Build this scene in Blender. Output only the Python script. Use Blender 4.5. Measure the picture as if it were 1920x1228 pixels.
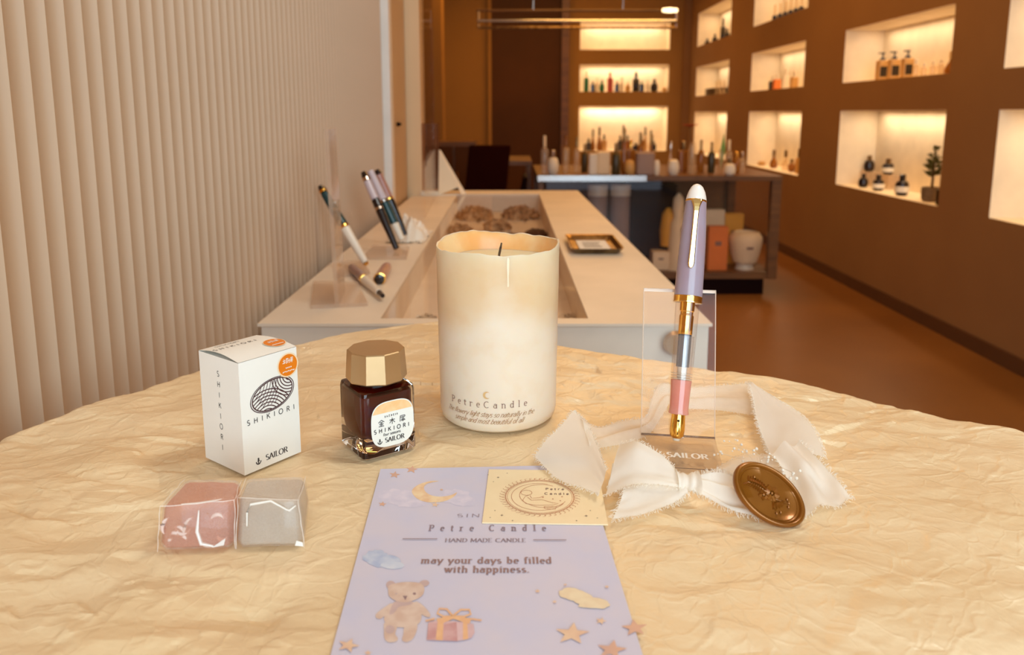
import bpy, bmesh, math, random
import numpy as np
from mathutils import Vector, Matrix, noise
from mathutils.geometry import delaunay_2d_cdt
from mathutils.bvhtree import BVHTree
random.seed(7); rng = np.random.default_rng(7)
sc = bpy.context.scene
COL = sc.collection
PI = math.pi
for o in list(bpy.data.objects): bpy.data.objects.remove(o)

# ------------------------------------------------------------------ camera
F = 1450.0; CX = 960.0; CY = 450.0; CZ = 0.2          # focal length in px, principal point, eye height above table
PITCH = math.atan((CY - 212.0) / F)
cp, sp = math.cos(PITCH), math.sin(PITCH)
cam = bpy.data.cameras.new('camera'); camo = bpy.data.objects.new('camera', cam); COL.objects.link(camo)
camo.location = (0, 0, CZ); camo.rotation_euler = (PI/2 - PITCH, 0, 0)
cam.sensor_width = 36; cam.lens = 36*F/1920; cam.shift_y = -(614-CY)/1920
cam.clip_start = 0.01; cam.clip_end = 60
cam.dof.use_dof = True; cam.dof.focus_distance = 0.47; cam.dof.aperture_fstop = 11.0
sc.camera = camo

# ------------------------------------------------------------------ world, lights, exposure
def lin(c):
    c = c/255.0
    return c/12.92 if c <= 0.04045 else ((c+0.055)/1.055)**2.4
def RGB(r, g, b): return (lin(r), lin(g), lin(b), 1)
w = bpy.data.worlds.new('world'); sc.world = w; w.use_nodes = True
wb = w.node_tree.nodes['Background']; wb.inputs[0].default_value = RGB(225, 235, 255); wb.inputs[1].default_value = 0.9
sc.view_settings.view_transform = 'Standard'; sc.view_settings.look = 'None'
sc.view_settings.gamma = 1; sc.view_settings.use_curve_mapping = False
sc.view_settings.exposure = 0.0
sc.cycles.transparent_max_bounces = 32
def area(name, loc, rot, sx, sy, energy, color, spread=PI):
    l = bpy.data.lights.new(name, 'AREA'); l.shape = 'RECTANGLE'; l.size = sx; l.size_y = sy
    l.energy = energy; l.color = color[:3]; l.spread = spread
    o = bpy.data.objects.new(name, l); COL.objects.link(o); o.location = loc; o.rotation_euler = rot
    return o
AMBER = (1.0, 0.48, 0.11); DAY = (0.66, 0.87, 1.0)
area('shop_window_light', (0.45, -1.7, 0.75), (math.radians(86), 0, math.radians(-8)), 2.4, 1.7, 70, DAY)
area('table_ceiling_light', (0.70, 0.55, 1.6), (0, math.radians(22), 0), 0.4, 0.4, 9.8, (1.0, .97, .88))
area('counter_ceiling_light', (-0.05, 1.85, 1.95), (0, 0, 0), 0.4, 0.8, 5.2, (1.0, .72, .46))
area('room_ceiling_light', (0.9, 3.6, 1.95), (0, 0, 0), 0.9, 0.9, 16, AMBER)
area('room_ceiling_light', (0.8, 5.2, 1.95), (0, 0, 0), 1.4, 0.7, 27, AMBER)
area('room_ceiling_light', (0.3, 8.0, 1.95), (0, 0, 0), 1.8, 0.7, 40, AMBER)

# ------------------------------------------------------------------ projection helpers (photo pixel -> point in the place)
def ray(px, py):
    u, v = px-CX, py-CY
    return Vector((u, F*cp - v*sp, -(F*sp + v*cp)))
def P(px, py, z=0.0):
    d = ray(px, py); return Vector((0, 0, CZ)) + d*((z-CZ)/d.z)
def D(px, py, Y):
    d = ray(px, py); return Vector((0, 0, CZ)) + d*(Y/d.y)
def WX(px, X, z):
    return Vector((X, (F*X/(px-CX) + (z-CZ)*sp)/cp, z))
def depth(q): return q.y*cp - (q.z-CZ)*sp
def pxm(q): return depth(q)/F          # metres per pixel at that point

# ------------------------------------------------------------------ materials
def mat(name, col, rough=.5, metal=0, spec=.5, col2=None, scale=8, bump=0, bscale=60, sss=0, sssr=(.02,.01,.005), trans=0, ior=1.45, coat=0, alpha=1, det=4, lo=.35, hi=.65, stretch=None, emit=0, sheen=0, coord='Object'):
    m = bpy.data.materials.new(name); m.use_nodes = True
    nt = m.node_tree; b = nt.nodes['Principled BSDF']; N = nt.nodes.new; L = nt.links.new
    b.inputs['Base Color'].default_value = col; b.inputs['Roughness'].default_value = rough
    b.inputs['Metallic'].default_value = metal; b.inputs['Specular IOR Level'].default_value = spec
    b.inputs['IOR'].default_value = ior; b.inputs['Alpha'].default_value = alpha
    b.inputs['Transmission Weight'].default_value = trans; b.inputs['Coat Weight'].default_value = coat
    if sheen: b.inputs['Sheen Weight'].default_value = sheen
    if sss:
        b.inputs['Subsurface Weight'].default_value = sss; b.inputs['Subsurface Radius'].default_value = (1, .6, .35); b.inputs['Subsurface Scale'].default_value = sssr[0]
    if emit:
        b.inputs['Emission Color'].default_value = col; b.inputs['Emission Strength'].default_value = emit
    tc = N('ShaderNodeTexCoord'); mp = N('ShaderNodeMapping'); L(tc.outputs[coord], mp.inputs[0])
    if stretch: mp.inputs['Scale'].default_value = stretch
    nz = N('ShaderNodeTexNoise'); nz.inputs['Scale'].default_value = scale; nz.inputs['Detail'].default_value = det
    L(mp.outputs[0], nz.inputs['Vector'])
    rp = N('ShaderNodeValToRGB'); rp.color_ramp.elements[0].position = lo; rp.color_ramp.elements[1].position = hi
    c2 = col2 if col2 else tuple(min(1, c*.9) for c in col[:3])+(1,)
    rp.color_ramp.elements[0].color = col; rp.color_ramp.elements[1].color = c2
    L(nz.outputs['Fac'], rp.inputs[0]); L(rp.outputs[0], b.inputs['Base Color'])
    if bump:
        n2 = N('ShaderNodeTexNoise'); n2.inputs['Scale'].default_value = bscale; n2.inputs['Detail'].default_value = 6
        L(mp.outputs[0], n2.inputs['Vector'])
        bp = N('ShaderNodeBump'); bp.inputs['Strength'].default_value = bump; bp.inputs['Distance'].default_value = .002
        L(n2.outputs['Fac'], bp.inputs['Height']); L(bp.outputs[0], b.inputs['Normal'])
    return m
def clear(name, tint=(1,1,1,1), gloss=.5, rough=.03, milky=0, milkcol=(.9,.85,.8,1), bump=0, bscale=100, graze=.45):
    """thin clear plastic or pane: see-through with a fresnel sheen, optionally a little milky"""
    m = bpy.data.materials.new(name); m.use_nodes = True; nt = m.node_tree; nt.nodes.clear(); N = nt.nodes.new; L = nt.links.new
    out = N('ShaderNodeOutputMaterial'); tr = N('ShaderNodeBsdfTransparent'); tr.inputs[0].default_value = tint
    gl = N('ShaderNodeBsdfGlossy'); gl.inputs['Roughness'].default_value = rough; gl.inputs[0].default_value = (1,1,1,1)
    lw = N('ShaderNodeLayerWeight'); pw = N('ShaderNodeMath'); pw.operation = 'POWER'; pw.inputs[1].default_value = 4.0; L(lw.outputs['Facing'], pw.inputs[0]); fr = N('ShaderNodeMath'); fr.operation = 'MULTIPLY_ADD'; fr.inputs[1].default_value = graze; fr.inputs[2].default_value = gloss*.1; L(pw.outputs[0], fr.inputs[0])
    nz = N('ShaderNodeTexNoise'); nz.inputs['Scale'].default_value = bscale
    if bump:
        bp = N('ShaderNodeBump'); bp.inputs['Strength'].default_value = bump; bp.inputs['Distance'].default_value = .002
        L(nz.outputs['Fac'], bp.inputs['Height']); L(bp.outputs[0], gl.inputs['Normal']); L(bp.outputs[0], lw.inputs['Normal'])
    mx = N('ShaderNodeMixShader'); L(fr.outputs[0], mx.inputs[0]); L(tr.outputs[0], mx.inputs[1]); L(gl.outputs[0], mx.inputs[2])
    last = mx
    if milky:
        df = N('ShaderNodeBsdfDiffuse'); df.inputs[0].default_value = milkcol
        m2 = N('ShaderNodeMixShader')
        mr = N('ShaderNodeMapRange'); mr.inputs[3].default_value = milky*.7; mr.inputs[4].default_value = milky*1.3
        L(nz.outputs['Fac'], mr.inputs[0]); L(mr.outputs[0], m2.inputs[0])
        L(mx.outputs[0], m2.inputs[1]); L(df.outputs[0], m2.inputs[2]); last = m2
    L(last.outputs[0], out.inputs[0]); return m

M = {}
M['paper'] = mat('cream_wrapping_paper', RGB(238, 210, 168), .36, spec=.6, col2=RGB(232, 201, 156), scale=14, bump=.16, bscale=300)
M['wallR'] = mat('taupe_plaster', RGB(150, 112, 72), .8, spec=.2, col2=RGB(144, 106, 68), scale=1.5, bump=.05)
M['wallB'] = mat('brown_plaster', RGB(162, 120, 66), .8, spec=.2, col2=RGB(156, 115, 62), scale=1.2)
M['floor'] = mat('polished_brown_floor', RGB(140, 92, 42), .42, spec=.35, col2=RGB(122, 78, 34), scale=1.6, det=8, lo=.3, hi=.7)
M['ceil'] = mat('warm_white_ceiling', RGB(205, 185, 160), .9)
M['niche'] = mat('niche_cream_lining', RGB(245, 230, 205), .7, spec=.2)
M['flute'] = mat('fluted_panel_paint', RGB(206, 174, 142), .5, spec=.35, col2=RGB(200, 168, 136), scale=4)
M['post'] = mat('white_frame_paint', RGB(235, 225, 212), .4)
M['tanpanel'] = mat('tan_panel', RGB(200, 165, 122), .5, col2=RGB(192, 156, 112), scale=2)
M['counter'] = mat('white_counter_laminate', RGB(238, 220, 196), .38, spec=.4)
M['counterf'] = mat('pale_counter_front', RGB(240, 226, 206), .35, spec=.45)
M['dark'] = mat('black_plastic', RGB(28, 9, 6), .6, spec=.08)
M['darkglass'] = mat('dark_brown_panel', RGB(84, 50, 20), .6, spec=.2, col2=RGB(70, 42, 17), scale=1)
M['wood'] = mat('brown_wood', RGB(122, 82, 42), .45, col2=RGB(96, 62, 30), scale=3, stretch=(1, 8, 8))
M['silver'] = mat('brushed_silver', RGB(225, 225, 222), .25, metal=.9)
M['chrome'] = mat('chrome', RGB(220, 205, 190), .12, metal=1)
M['brass'] = mat('aged_brass', RGB(178, 148, 104), .3, metal=1, col2=RGB(128, 98, 62), scale=40)
M['gold'] = mat('polished_gold', RGB(250, 198, 98), .12, metal=1, col2=RGB(244, 188, 90), scale=5)
M['goldb'] = mat('pale_gold_clip', RGB(255, 226, 160), .16, metal=1, col2=RGB(250, 218, 150), scale=5)
M['champ'] = mat('champagne_metal_cap', RGB(205, 172, 128), .34, metal=.85, col2=RGB(198, 165, 120), scale=30)
M['box'] = mat('white_carton', RGB(244, 238, 226), .55, spec=.3, col2=RGB(240, 233, 220), scale=20)
M['ink'] = mat('black_print', RGB(52, 40, 38), .6)
M['inkbrown'] = mat('brown_print', RGB(138, 104, 92), .6)
M['inkcard'] = mat('mauve_brown_print', RGB(150, 128, 134), .7)
M['orange'] = mat('orange_sticker', RGB(238, 132, 22), .45, col2=RGB(228, 118, 14), scale=30)
M['stickrim'] = mat('sticker_rim', RGB(255, 222, 178), .5)
M['inkmauve'] = mat('mauve_print', RGB(156, 122, 116), .7)
M['white'] = mat('white_print', RGB(250, 240, 225), .5)
M['label'] = mat('ivory_label', RGB(240, 236, 224), .5, col2=RGB(236, 231, 218), scale=30)
M['labelpeach'] = mat('peach_watercolour', RGB(244, 190, 128), .5, col2=RGB(250, 206, 152), scale=180, det=5)
M['inkred'] = mat('dark_red_ink', RGB(92, 12, 2), .12, sss=.15, sssr=(.012,), col2=RGB(74, 6, 2), scale=20, spec=.3)
M['inkamber'] = mat('amber_ink_edge', RGB(140, 52, 8), .2)
M['card'] = mat('lavender_card_stock', RGB(206, 200, 216), .7, spec=.15, col2=RGB(212, 202, 212), scale=45, det=3)
M['cardcream'] = mat('cream_card_stock', RGB(246, 222, 180), .65, spec=.2, col2=RGB(243, 217, 173), scale=60)
M['wax'] = mat('bronze_sealing_wax', RGB(150, 92, 26), .28, metal=.45, col2=RGB(136, 80, 18), scale=60, coat=.3)
M['white_resin'] = mat('pearl_white_resin', RGB(240, 226, 212), .25, coat=.4)
M['lav'] = mat('lavender_pearl_resin', RGB(160, 144, 156), .25, coat=.35, col2=RGB(162, 136, 144), scale=22, stretch=(4,4,1), sss=.2)
M['pink'] = mat('pink_clear_resin', RGB(212, 130, 112), .15, sss=.3, coat=.5, col2=RGB(222, 146, 126), scale=60)
M['converter'] = mat('grey_metal_converter', RGB(128, 134, 150), .2, metal=.8)
M['wick'] = mat('charred_wick', RGB(112, 92, 66), .9, col2=RGB(60, 46, 32), scale=400)
M['acrylic'] = clear('clear_acrylic', (1,.99,.98,1), .07, .02, graze=.35)
M['acrylicfoot'] = clear('tinted_acrylic_foot', (.95,.93,.92,1), .1, .15, graze=.08, milky=.12, milkcol=RGB(190,168,148))
M['acrylicedge'] = clear('acrylic_edge', (.97,.93,.88,1), .6, .1, milky=.3, milkcol=RGB(240,225,205))
M['acrylicmilk'] = clear('hazy_acrylic', (.97,.93,.88,1), .5, .05, milky=.28, milkcol=RGB(230,205,180))
M['glasspane'] = clear('glass_pane', (.99,.98,.97,1), .3, .02)
M['tabglass'] = clear('counter_glass', (.99,.98,.97,1), .4, .04, graze=.3)
M['film'] = clear('cellophane', (1,1,1,1), .62, .08, bump=.9, bscale=60, milky=.07, milkcol=RGB(245,232,225))
M['chiffon'] = None
M['pinkgel'] = clear('pink_gel', RGB(250, 216, 198), .3, .03, milky=.30, milkcol=RGB(232, 184, 160), bscale=120)
M['cleargel'] = clear('clear_gel', RGB(240, 232, 222), .3, .06, milky=.42, milkcol=RGB(232, 220, 202), bscale=60)
M['teal'] = mat('dark_teal_resin', RGB(22, 62, 64), .25, coat=.4)
M['ivory'] = mat('ivory_resin', RGB(238, 222, 200), .3, coat=.3)
M['penblack'] = mat('black_resin', RGB(30, 20, 20), .2, coat=.5)
M['rose'] = mat('dusty_rose_resin', RGB(176, 122, 106), .3, coat=.3)
M['plum'] = mat('brown_rose_resin', RGB(150, 112, 104), .3, coat=.3)
M['pearl'] = mat('pale_lilac_resin', RGB(206, 188, 190), .25, coat=.4)
M['cloth'] = mat('white_lace_cloth', RGB(246, 232, 212), .8)
M['petal'] = mat('dried_brown_petals', RGB(226, 184, 136), .8, col2=RGB(182, 134, 88), scale=40)
M['petalpale'] = mat('pale_dried_petals', RGB(236, 216, 188), .8, col2=RGB(200, 170, 136), scale=50)
M['stem'] = mat('dried_stem', RGB(96, 66, 40), .8)
M['leaf'] = mat('olive_leaf', RGB(96, 92, 34), .6, col2=RGB(70, 70, 24), scale=30)
M['pot'] = mat('stone_pot', RGB(128, 104, 78), .7, col2=RGB(104, 82, 60), scale=30)
M['bottleblack'] = mat('black_glass_bottle', RGB(34, 22, 20), .2, coat=.4)
M['bottleamber'] = mat('amber_perfume_bottle', RGB(176, 112, 36), .15, trans=.35, col2=RGB(150, 90, 26), scale=10)
M['bottleclear'] = clear('clear_bottle_glass', (.96,.9,.82,1), .5, .05, milky=.3, milkcol=RGB(235,205,160))
M['bottlegreen'] = mat('green_bottle', RGB(36, 110, 72), .3)
M['bottlered'] = mat('rust_red_bottle', RGB(186, 72, 26), .35)
M['bottlewhite'] = mat('white_bottle', RGB(236, 222, 200), .4)
M['bottletan'] = mat('honey_bottle', RGB(206, 158, 92), .4)
M['bottlegrey'] = mat('grey_lilac_card', RGB(160, 134, 122), .6)
M['olive'] = mat('dark_olive_bottle', RGB(70, 58, 30), .3)
M['yellow'] = mat('mustard_carton', RGB(226, 160, 52), .6)
M['orangebox'] = mat('orange_carton', RGB(232, 128, 58), .6)
M['cream'] = mat('cream_carton', RGB(240, 214, 176), .6)
M['fabricdark'] = mat('dark_maroon_upholstery', RGB(38, 8, 5), .9, spec=.05)
M['table'] = mat('table_laminate', RGB(220, 200, 170), .5)
M['base'] = mat('dark_skirting', RGB(92, 58, 32), .6)
M['redflower'] = mat('rust_red_flower', RGB(178, 66, 30), .7)
M['greenleaf'] = mat('fresh_green_leaf', RGB(96, 150, 60), .6)

def chiffon(name, see):
    m = bpy.data.materials.new(name); m.use_nodes = True; nt = m.node_tree; nt.nodes.clear(); N = nt.nodes.new; L = nt.links.new
    out = N('ShaderNodeOutputMaterial'); tr = N('ShaderNodeBsdfTransparent')
    df = N('ShaderNodeBsdfDiffuse'); df.inputs[0].default_value = RGB(252, 246, 234)
    tl = N('ShaderNodeBsdfTranslucent'); tl.inputs[0].default_value = RGB(252, 240, 222)
    m1 = N('ShaderNodeMixShader'); m1.inputs[0].default_value = .4; L(df.outputs[0], m1.inputs[1]); L(tl.outputs[0], m1.inputs[2])
    tc = N('ShaderNodeTexCoord'); nz = N('ShaderNodeTexNoise'); nz.inputs['Scale'].default_value = 90; L(tc.outputs['Object'], nz.inputs['Vector'])
    mr = N('ShaderNodeMapRange'); mr.inputs[3].default_value = 1-see*1.35; mr.inputs[4].default_value = 1-see*.65; L(nz.outputs['Fac'], mr.inputs[0])
    m2 = N('ShaderNodeMixShader'); L(mr.outputs[0], m2.inputs[0]); L(tr.outputs[0], m2.inputs[1]); L(m1.outputs[0], m2.inputs[2])
    L(m2.outputs[0], out.inputs[0]); return m
M['chiffon'] = chiffon('white_chiffon', .05); M['chiffonthin'] = chiffon('sheer_white_chiffon', .36)
M['thread'] = chiffon('frayed_threads', .05)

# crease network pressed into the paper
nt = M['paper'].node_tree; N = nt.nodes.new; L = nt.links.new; pb = nt.nodes['Principled BSDF']
tc = N('ShaderNodeTexCoord'); nw = N('ShaderNodeTexNoise'); nw.inputs['Scale'].default_value = 18; nw.inputs['Detail'].default_value = 3; L(tc.outputs['Object'], nw.inputs['Vector'])
vm = N('ShaderNodeVectorMath'); vm.operation = 'MULTIPLY_ADD'; L(nw.outputs['Color'], vm.inputs[0]); vm.inputs[1].default_value = (.09, .06, 0); L(tc.outputs['Object'], vm.inputs[2])
prev = None
for sc_, dist in ((30, .0016), (75, .0008)):
    vo = N('ShaderNodeTexVoronoi'); vo.feature = 'DISTANCE_TO_EDGE'; vo.inputs['Scale'].default_value = sc_; L(vm.outputs[0], vo.inputs['Vector'])
    rp = N('ShaderNodeMapRange'); rp.interpolation_type = 'SMOOTHSTEP'; rp.inputs[1].default_value = 0; rp.inputs[2].default_value = .10; rp.inputs[3].default_value = 1; rp.inputs[4].default_value = 0; L(vo.outputs['Distance'], rp.inputs[0])
    bp = N('ShaderNodeBump'); bp.inputs['Strength'].default_value = .17; bp.inputs['Distance'].default_value = dist; L(rp.outputs[0], bp.inputs['Height'])
    if prev is not None: L(prev.outputs[0], bp.inputs['Normal'])
    elif pb.inputs['Normal'].links: L(pb.inputs['Normal'].links[0].from_socket, bp.inputs['Normal'])
    prev = bp
L(prev.outputs[0], pb.inputs['Normal'])

# ------------------------------------------------------------------ mesh building
class MB:
    def __init__(s): s.v = []; s.f = []
    def add(s, vs, fs):
        n = len(s.v); s.v += [Vector(q) for q in vs]; s.f += [tuple(i+n for i in f) for f in fs]; return s
    def box(s, c, size, R=None):
        x, y, z = [q/2 for q in size]; c = Vector(c)
        vs = [Vector((a*x, b*y, d*z)) for d in (-1,1) for b in (-1,1) for a in (-1,1)]
        if R is not None: vs = [R @ q for q in vs]
        return s.add([c+q for q in vs], [(0,2,3,1),(4,5,7,6),(0,1,5,4),(2,6,7,3),(0,4,6,2),(1,3,7,5)])
    def rbox(s, c, size, r, R=None, n=3):
        """box with rounded vertical edges and a softened rim"""
        x, y, z = [q/2 for q in size]; c = Vector(c); rings = []
        for (dz, ins) in ((-z, r*.5), (-z+r*.5, 0), (z-r*.5, 0), (z, r*.5)):
            ring = []
            for k, (sx, sy) in enumerate(((1,1),(-1,1),(-1,-1),(1,-1))):
                for i in range(n+1):
                    a = PI/2*(k + i/n)
                    ring.append(Vector((sx*(x-r) + (r-ins)*math.cos(a), sy*(y-r) + (r-ins)*math.sin(a), dz)))
            rings.append(ring)
        return s.rings(rings, c, R)
    def rings(s, rings, c=Vector(), R=None, caps=True):
        m = len(rings[0]); vs = [q for r in rings for q in r]
        if R is not None: vs = [R @ q for q in vs]
        vs = [Vector(c)+q for q in vs]; fs = []
        for j in range(len(rings)-1):
            for i in range(m): fs.append((j*m+i, j*m+(i+1)%m, (j+1)*m+(i+1)%m, (j+1)*m+i))
        if caps: fs.append(tuple(range(m))[::-1]); fs.append(tuple((len(rings)-1)*m+i for i in range(m)))
        return s.add(vs, fs)
    def lathe(s, prof, c=(0,0,0), R=None, n=24, caps=True, off=0):
        return s.rings([[Vector((r*math.cos(2*PI*i/n+off), r*math.sin(2*PI*i/n+off), z)) for i in range(n)] for r, z in prof], Vector(c), R, caps)
    def tube(s, pts, r, n=6):
        pts = [Vector(q) for q in pts]; rr = r if isinstance(r, (list, tuple)) else [r]*len(pts); rings = []
        for i, q in enumerate(pts):
            t = (pts[min(i+1, len(pts)-1)] - pts[max(i-1, 0)]).normalized()
            a = t.cross(Vector((0,0,1)) if abs(t.z) < .9 else Vector((1,0,0))).normalized(); b = t.cross(a)
            rings.append([q + (a*math.cos(2*PI*k/n) + b*math.sin(2*PI*k/n))*rr[i] for k in range(n)])
        return s.rings(rings)
    def poly(s, pts, up=None, th=0):
        pts = [Vector(q) for q in pts]; n = len(pts)
        if not th: return s.add(pts, [tuple(range(n))])
        up = Vector(up).normalized()*th
        return s.add(pts+[q+up for q in pts], [tuple(range(n))[::-1], tuple(range(n, 2*n))] + [(i, (i+1)%n, n+(i+1)%n, n+i) for i in range(n)])
    def grid(s, fn, nu, nv):
        vs = [fn(i/nu, j/nv) for j in range(nv+1) for i in range(nu+1)]
        return s.add(vs, [(j*(nu+1)+i, j*(nu+1)+i+1, (j+1)*(nu+1)+i+1, (j+1)*(nu+1)+i) for j in range(nv) for i in range(nu)])
def Rz(a): return Matrix.Rotation(a, 3, 'Z')
def frame(z, x=None):
    """rotation whose local Z is z"""
    z = Vector(z).normalized(); x = Vector(x) if x is not None else (Vector((0,0,1)).cross(z) if abs(z.z) < .95 else Vector((1,0,0)))
    x = (x - z*x.dot(z)).normalized(); y = z.cross(x)
    return Matrix((x, y, z)).transposed()
def obj(name, mb, m, parent=None, smooth=False, bevel=0, kind=None, label=None, angle=35):
    me = bpy.data.meshes.new(name)
    if parent is not None:
        base = Vector(); q = parent
        while q is not None: base += Vector(q.location); q = q.parent
    else:
        zs = [v.z for v in mb.v]; base = Vector((sum(v.x for v in mb.v)/len(mb.v), sum(v.y for v in mb.v)/len(mb.v), min(zs)))
    me.from_pydata([v-base for v in mb.v], [], mb.f); me.update()
    bm = bmesh.new(); bm.from_mesh(me); bmesh.ops.recalc_face_normals(bm, faces=bm.faces); bm.to_mesh(me); bm.free()
    me.materials.append(M[m] if isinstance(m, str) else m)
    o = bpy.data.objects.new(name, me); COL.objects.link(o)
    if parent is not None: o.parent = parent
    else: o.location = base
    if smooth:
        me.polygons.foreach_set('use_smooth', [True]*len(me.polygons))
        try: me.set_sharp_from_angle(angle=math.radians(angle))
        except Exception: pass
    if bevel:
        md = o.modifiers.new('bevel', 'BEVEL'); md.width = bevel; md.segments = 2; md.limit_method = 'ANGLE'
    if kind: o['kind'] = kind
    if label: o['label'] = label
    return o
def thing(name, label, cat, loc, group=None):
    o = bpy.data.objects.new(name, None); COL.objects.link(o); o.location = loc; o.empty_display_size = .01
    o['label'] = label; o['category'] = cat
    if group: o['group'] = group
    return o
def tag(o, label, cat, group=None):
    o['label'] = label; o['category'] = cat
    if group: o['group'] = group
    return o
def dup(root, loc, label, group=None):
    r = root.copy(); COL.objects.link(r); r.location = loc; r['label'] = label
    if group: r['group'] = group
    for ch in list(root.children):
        c = ch.copy(); COL.objects.link(c); c.parent = r
        for g in ch.children:
            d = g.copy(); COL.objects.link(d); d.parent = c
    return r
def struct(name, mb, m, **k): return obj(name, mb, m, kind='structure', **k)

# ------------------------------------------------------------------ stroke lettering
def arc(cx, cy, rx, ry, a0, a1, n=10):
    return [(cx+rx*math.cos(math.radians(a0+(a1-a0)*i/n)), cy+ry*math.sin(math.radians(a0+(a1-a0)*i/n))) for i in range(n+1)]
X = .46
GL = {  # advance, strokes, serif points
 'A': (.6, [[(.02,0),(.29,.7)], [(.29,.7),(.56,0)], [(.12,.25),(.46,.25)]], [(.02,0),(.56,0)]),
 'C': (.62, [arc(.33,.35,.29,.35,50,310,18)], []),
 'D': (.64, [[(.1,0),(.1,.7)], [(.1,.7),(.25,.7)]+arc(.25,.35,.31,.35,90,-90,14)+[(.1,0)]], [(.08,0),(.08,.7)]),
 'E': (.52, [[(.46,.7),(.1,.7),(.1,0),(.48,0)], [(.1,.37),(.38,.37)]], [(.08,0),(.08,.7)]),
 'H': (.66, [[(.1,0),(.1,.7)], [(.54,0),(.54,.7)], [(.1,.37),(.54,.37)]], [(.1,0),(.1,.7),(.54,0),(.54,.7)]),
 'I': (.24, [[(.12,0),(.12,.7)]], [(.12,0),(.12,.7)]),
 'K': (.6, [[(.1,0),(.1,.7)], [(.5,.7),(.1,.28)], [(.24,.42),(.54,0)]], [(.1,0),(.1,.7),(.5,.7),(.54,0)]),
 'L': (.45, [[(.1,.7),(.1,0),(.46,0)]], [(.1,0),(.1,.7)]),
 'M': (.76, [[(.08,0),(.1,.7)], [(.1,.7),(.37,.1)], [(.37,.1),(.64,.7)], [(.64,.7),(.67,0)]], [(.08,0),(.67,0),(.1,.7),(.64,.7)]),
 'N': (.68, [[(.1,0),(.1,.7)], [(.1,.7),(.56,0)], [(.56,0),(.56,.7)]], [(.1,0),(.08,.7),(.56,.7)]),
 'O': (.74, [arc(.37,.35,.31,.36,90,450,24)], []),
 'P': (.54, [[(.1,0),(.1,.7)], [(.1,.7),(.28,.7)]+arc(.28,.52,.18,.18,90,-90,10)+[(.1,.34)]], [(.1,0),(.08,.7)]),
 'R': (.58, [[(.1,0),(.1,.7)], [(.1,.7),(.28,.7)]+arc(.28,.53,.18,.17,90,-90,10)+[(.1,.36)], [(.28,.36),(.52,0)]], [(.1,0),(.08,.7),(.53,0)]),
 'S': (.5, [arc(.25,.525,.17,.175,40,270,12)+arc(.25,.175,.19,.175,90,-140,12)], []),
 'T': (.56, [[(.04,.7),(.52,.7)], [(.28,.7),(.28,0)]], [(.28,0)]),
 'G': (.66, [arc(.33,.35,.29,.35,50,340,18)+[(.6,.34),(.4,.34)]], []),
 'a': (.46, [arc(.2,.16,.15,.16,0,360,14), [(.36,.44),(.36,0),(.42,0)], [(.36,.34)]+arc(.22,.34,.14,.12,0,150,6)], []),
 'b': (.48, [[(.09,.72),(.09,0)], arc(.24,.23,.16,.23,0,360,14)], [(.07,.72)]),
 'c': (.42, [arc(.23,.23,.17,.23,50,310,12)], []),
 'd': (.5, [arc(.22,.23,.16,.23,0,360,14), [(.38,.72),(.38,0),(.44,0)]], [(.36,.72)]),
 'e': (.44, [[(.08,.25),(.38,.25)]+arc(.23,.25,.155,.21,0,180,8)+arc(.235,.23,.165,.23,180,310,8)], []),
 'f': (.3, [arc(.24,.6,.11,.12,40,180,6)+[(.13,0)], [(.02,X),(.26,X)]], [(.13,0)]),
 'g': (.46, [arc(.22,.24,.15,.21,0,360,12), [(.38,.46),(.38,-.1)]+arc(.23,-.1,.15,.12,0,-150,6)], []),
 'h': (.5, [[(.09,0),(.09,.72)], arc(.24,.3,.15,.16,180,0,8)+[(.39,0)]], [(.09,0),(.07,.72),(.39,0)]),
 'i': (.24, [[(.12,0),(.12,X)], [(.1,.62),(.14,.62)], [(.12,.6),(.12,.65)]], [(.12,0),(.09,X)]),
 'l': (.24, [[(.12,0),(.12,.72)]], [(.12,0),(.09,.72)]),
 'm': (.76, [[(.09,0),(.09,X)], arc(.22,.3,.13,.16,180,0,8)+[(.35,0)], arc(.48,.3,.13,.16,180,0,8)+[(.61,0)]], [(.09,0),(.07,X),(.35,0),(.62,0)]),
 'n': (.5, [[(.09,0),(.09,X)], arc(.24,.3,.15,.16,180,0,8)+[(.39,0)]], [(.09,0),(.07,X),(.39,0)]),
 'o': (.48, [arc(.24,.23,.17,.23,0,360,16)], []),
 'p': (.48, [[(.09,X),(.09,-.22)], arc(.24,.23,.16,.23,0,360,14)], [(.09,-.22),(.07,X)]),
 'r': (.36, [[(.09,0),(.09,X)], arc(.24,.3,.15,.16,180,50,6)], [(.09,0),(.07,X)]),
 's': (.38, [arc(.19,.345,.12,.115,40,270,8)+arc(.19,.115,.13,.115,90,-150,8)], []),
 't': (.32, [[(.13,.62),(.13,.08)]+arc(.2,.08,.07,.08,180,320,5), [(.0,X),(.3,X)], [(.0,X-.03),(.3,X-.03)]], []),
 'u': (.5, [[(.09,X),(.09,.14)]+arc(.24,.15,.15,.15,180,360,8), [(.39,X),(.39,0)]], [(.06,X),(.36,X),(.42,0)]),
 'w': (.66, [[(.04,X),(.18,0)], [(.18,0),(.31,X)], [(.31,X),(.46,0)], [(.46,0),(.6,X)]], [(.04,X),(.31,X),(.6,X)]),
 'y': (.46, [[(.04,X),(.22,0)], [(.42,X),(.22,0),(.14,-.2),(.05,-.2)]], [(.04,X),(.42,X)]),
 '.': (.2, [[(.08,0),(.08,.06)], [(.06,.03),(.12,.03)]], []),
 ' ': (.3, [], []),
}
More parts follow.
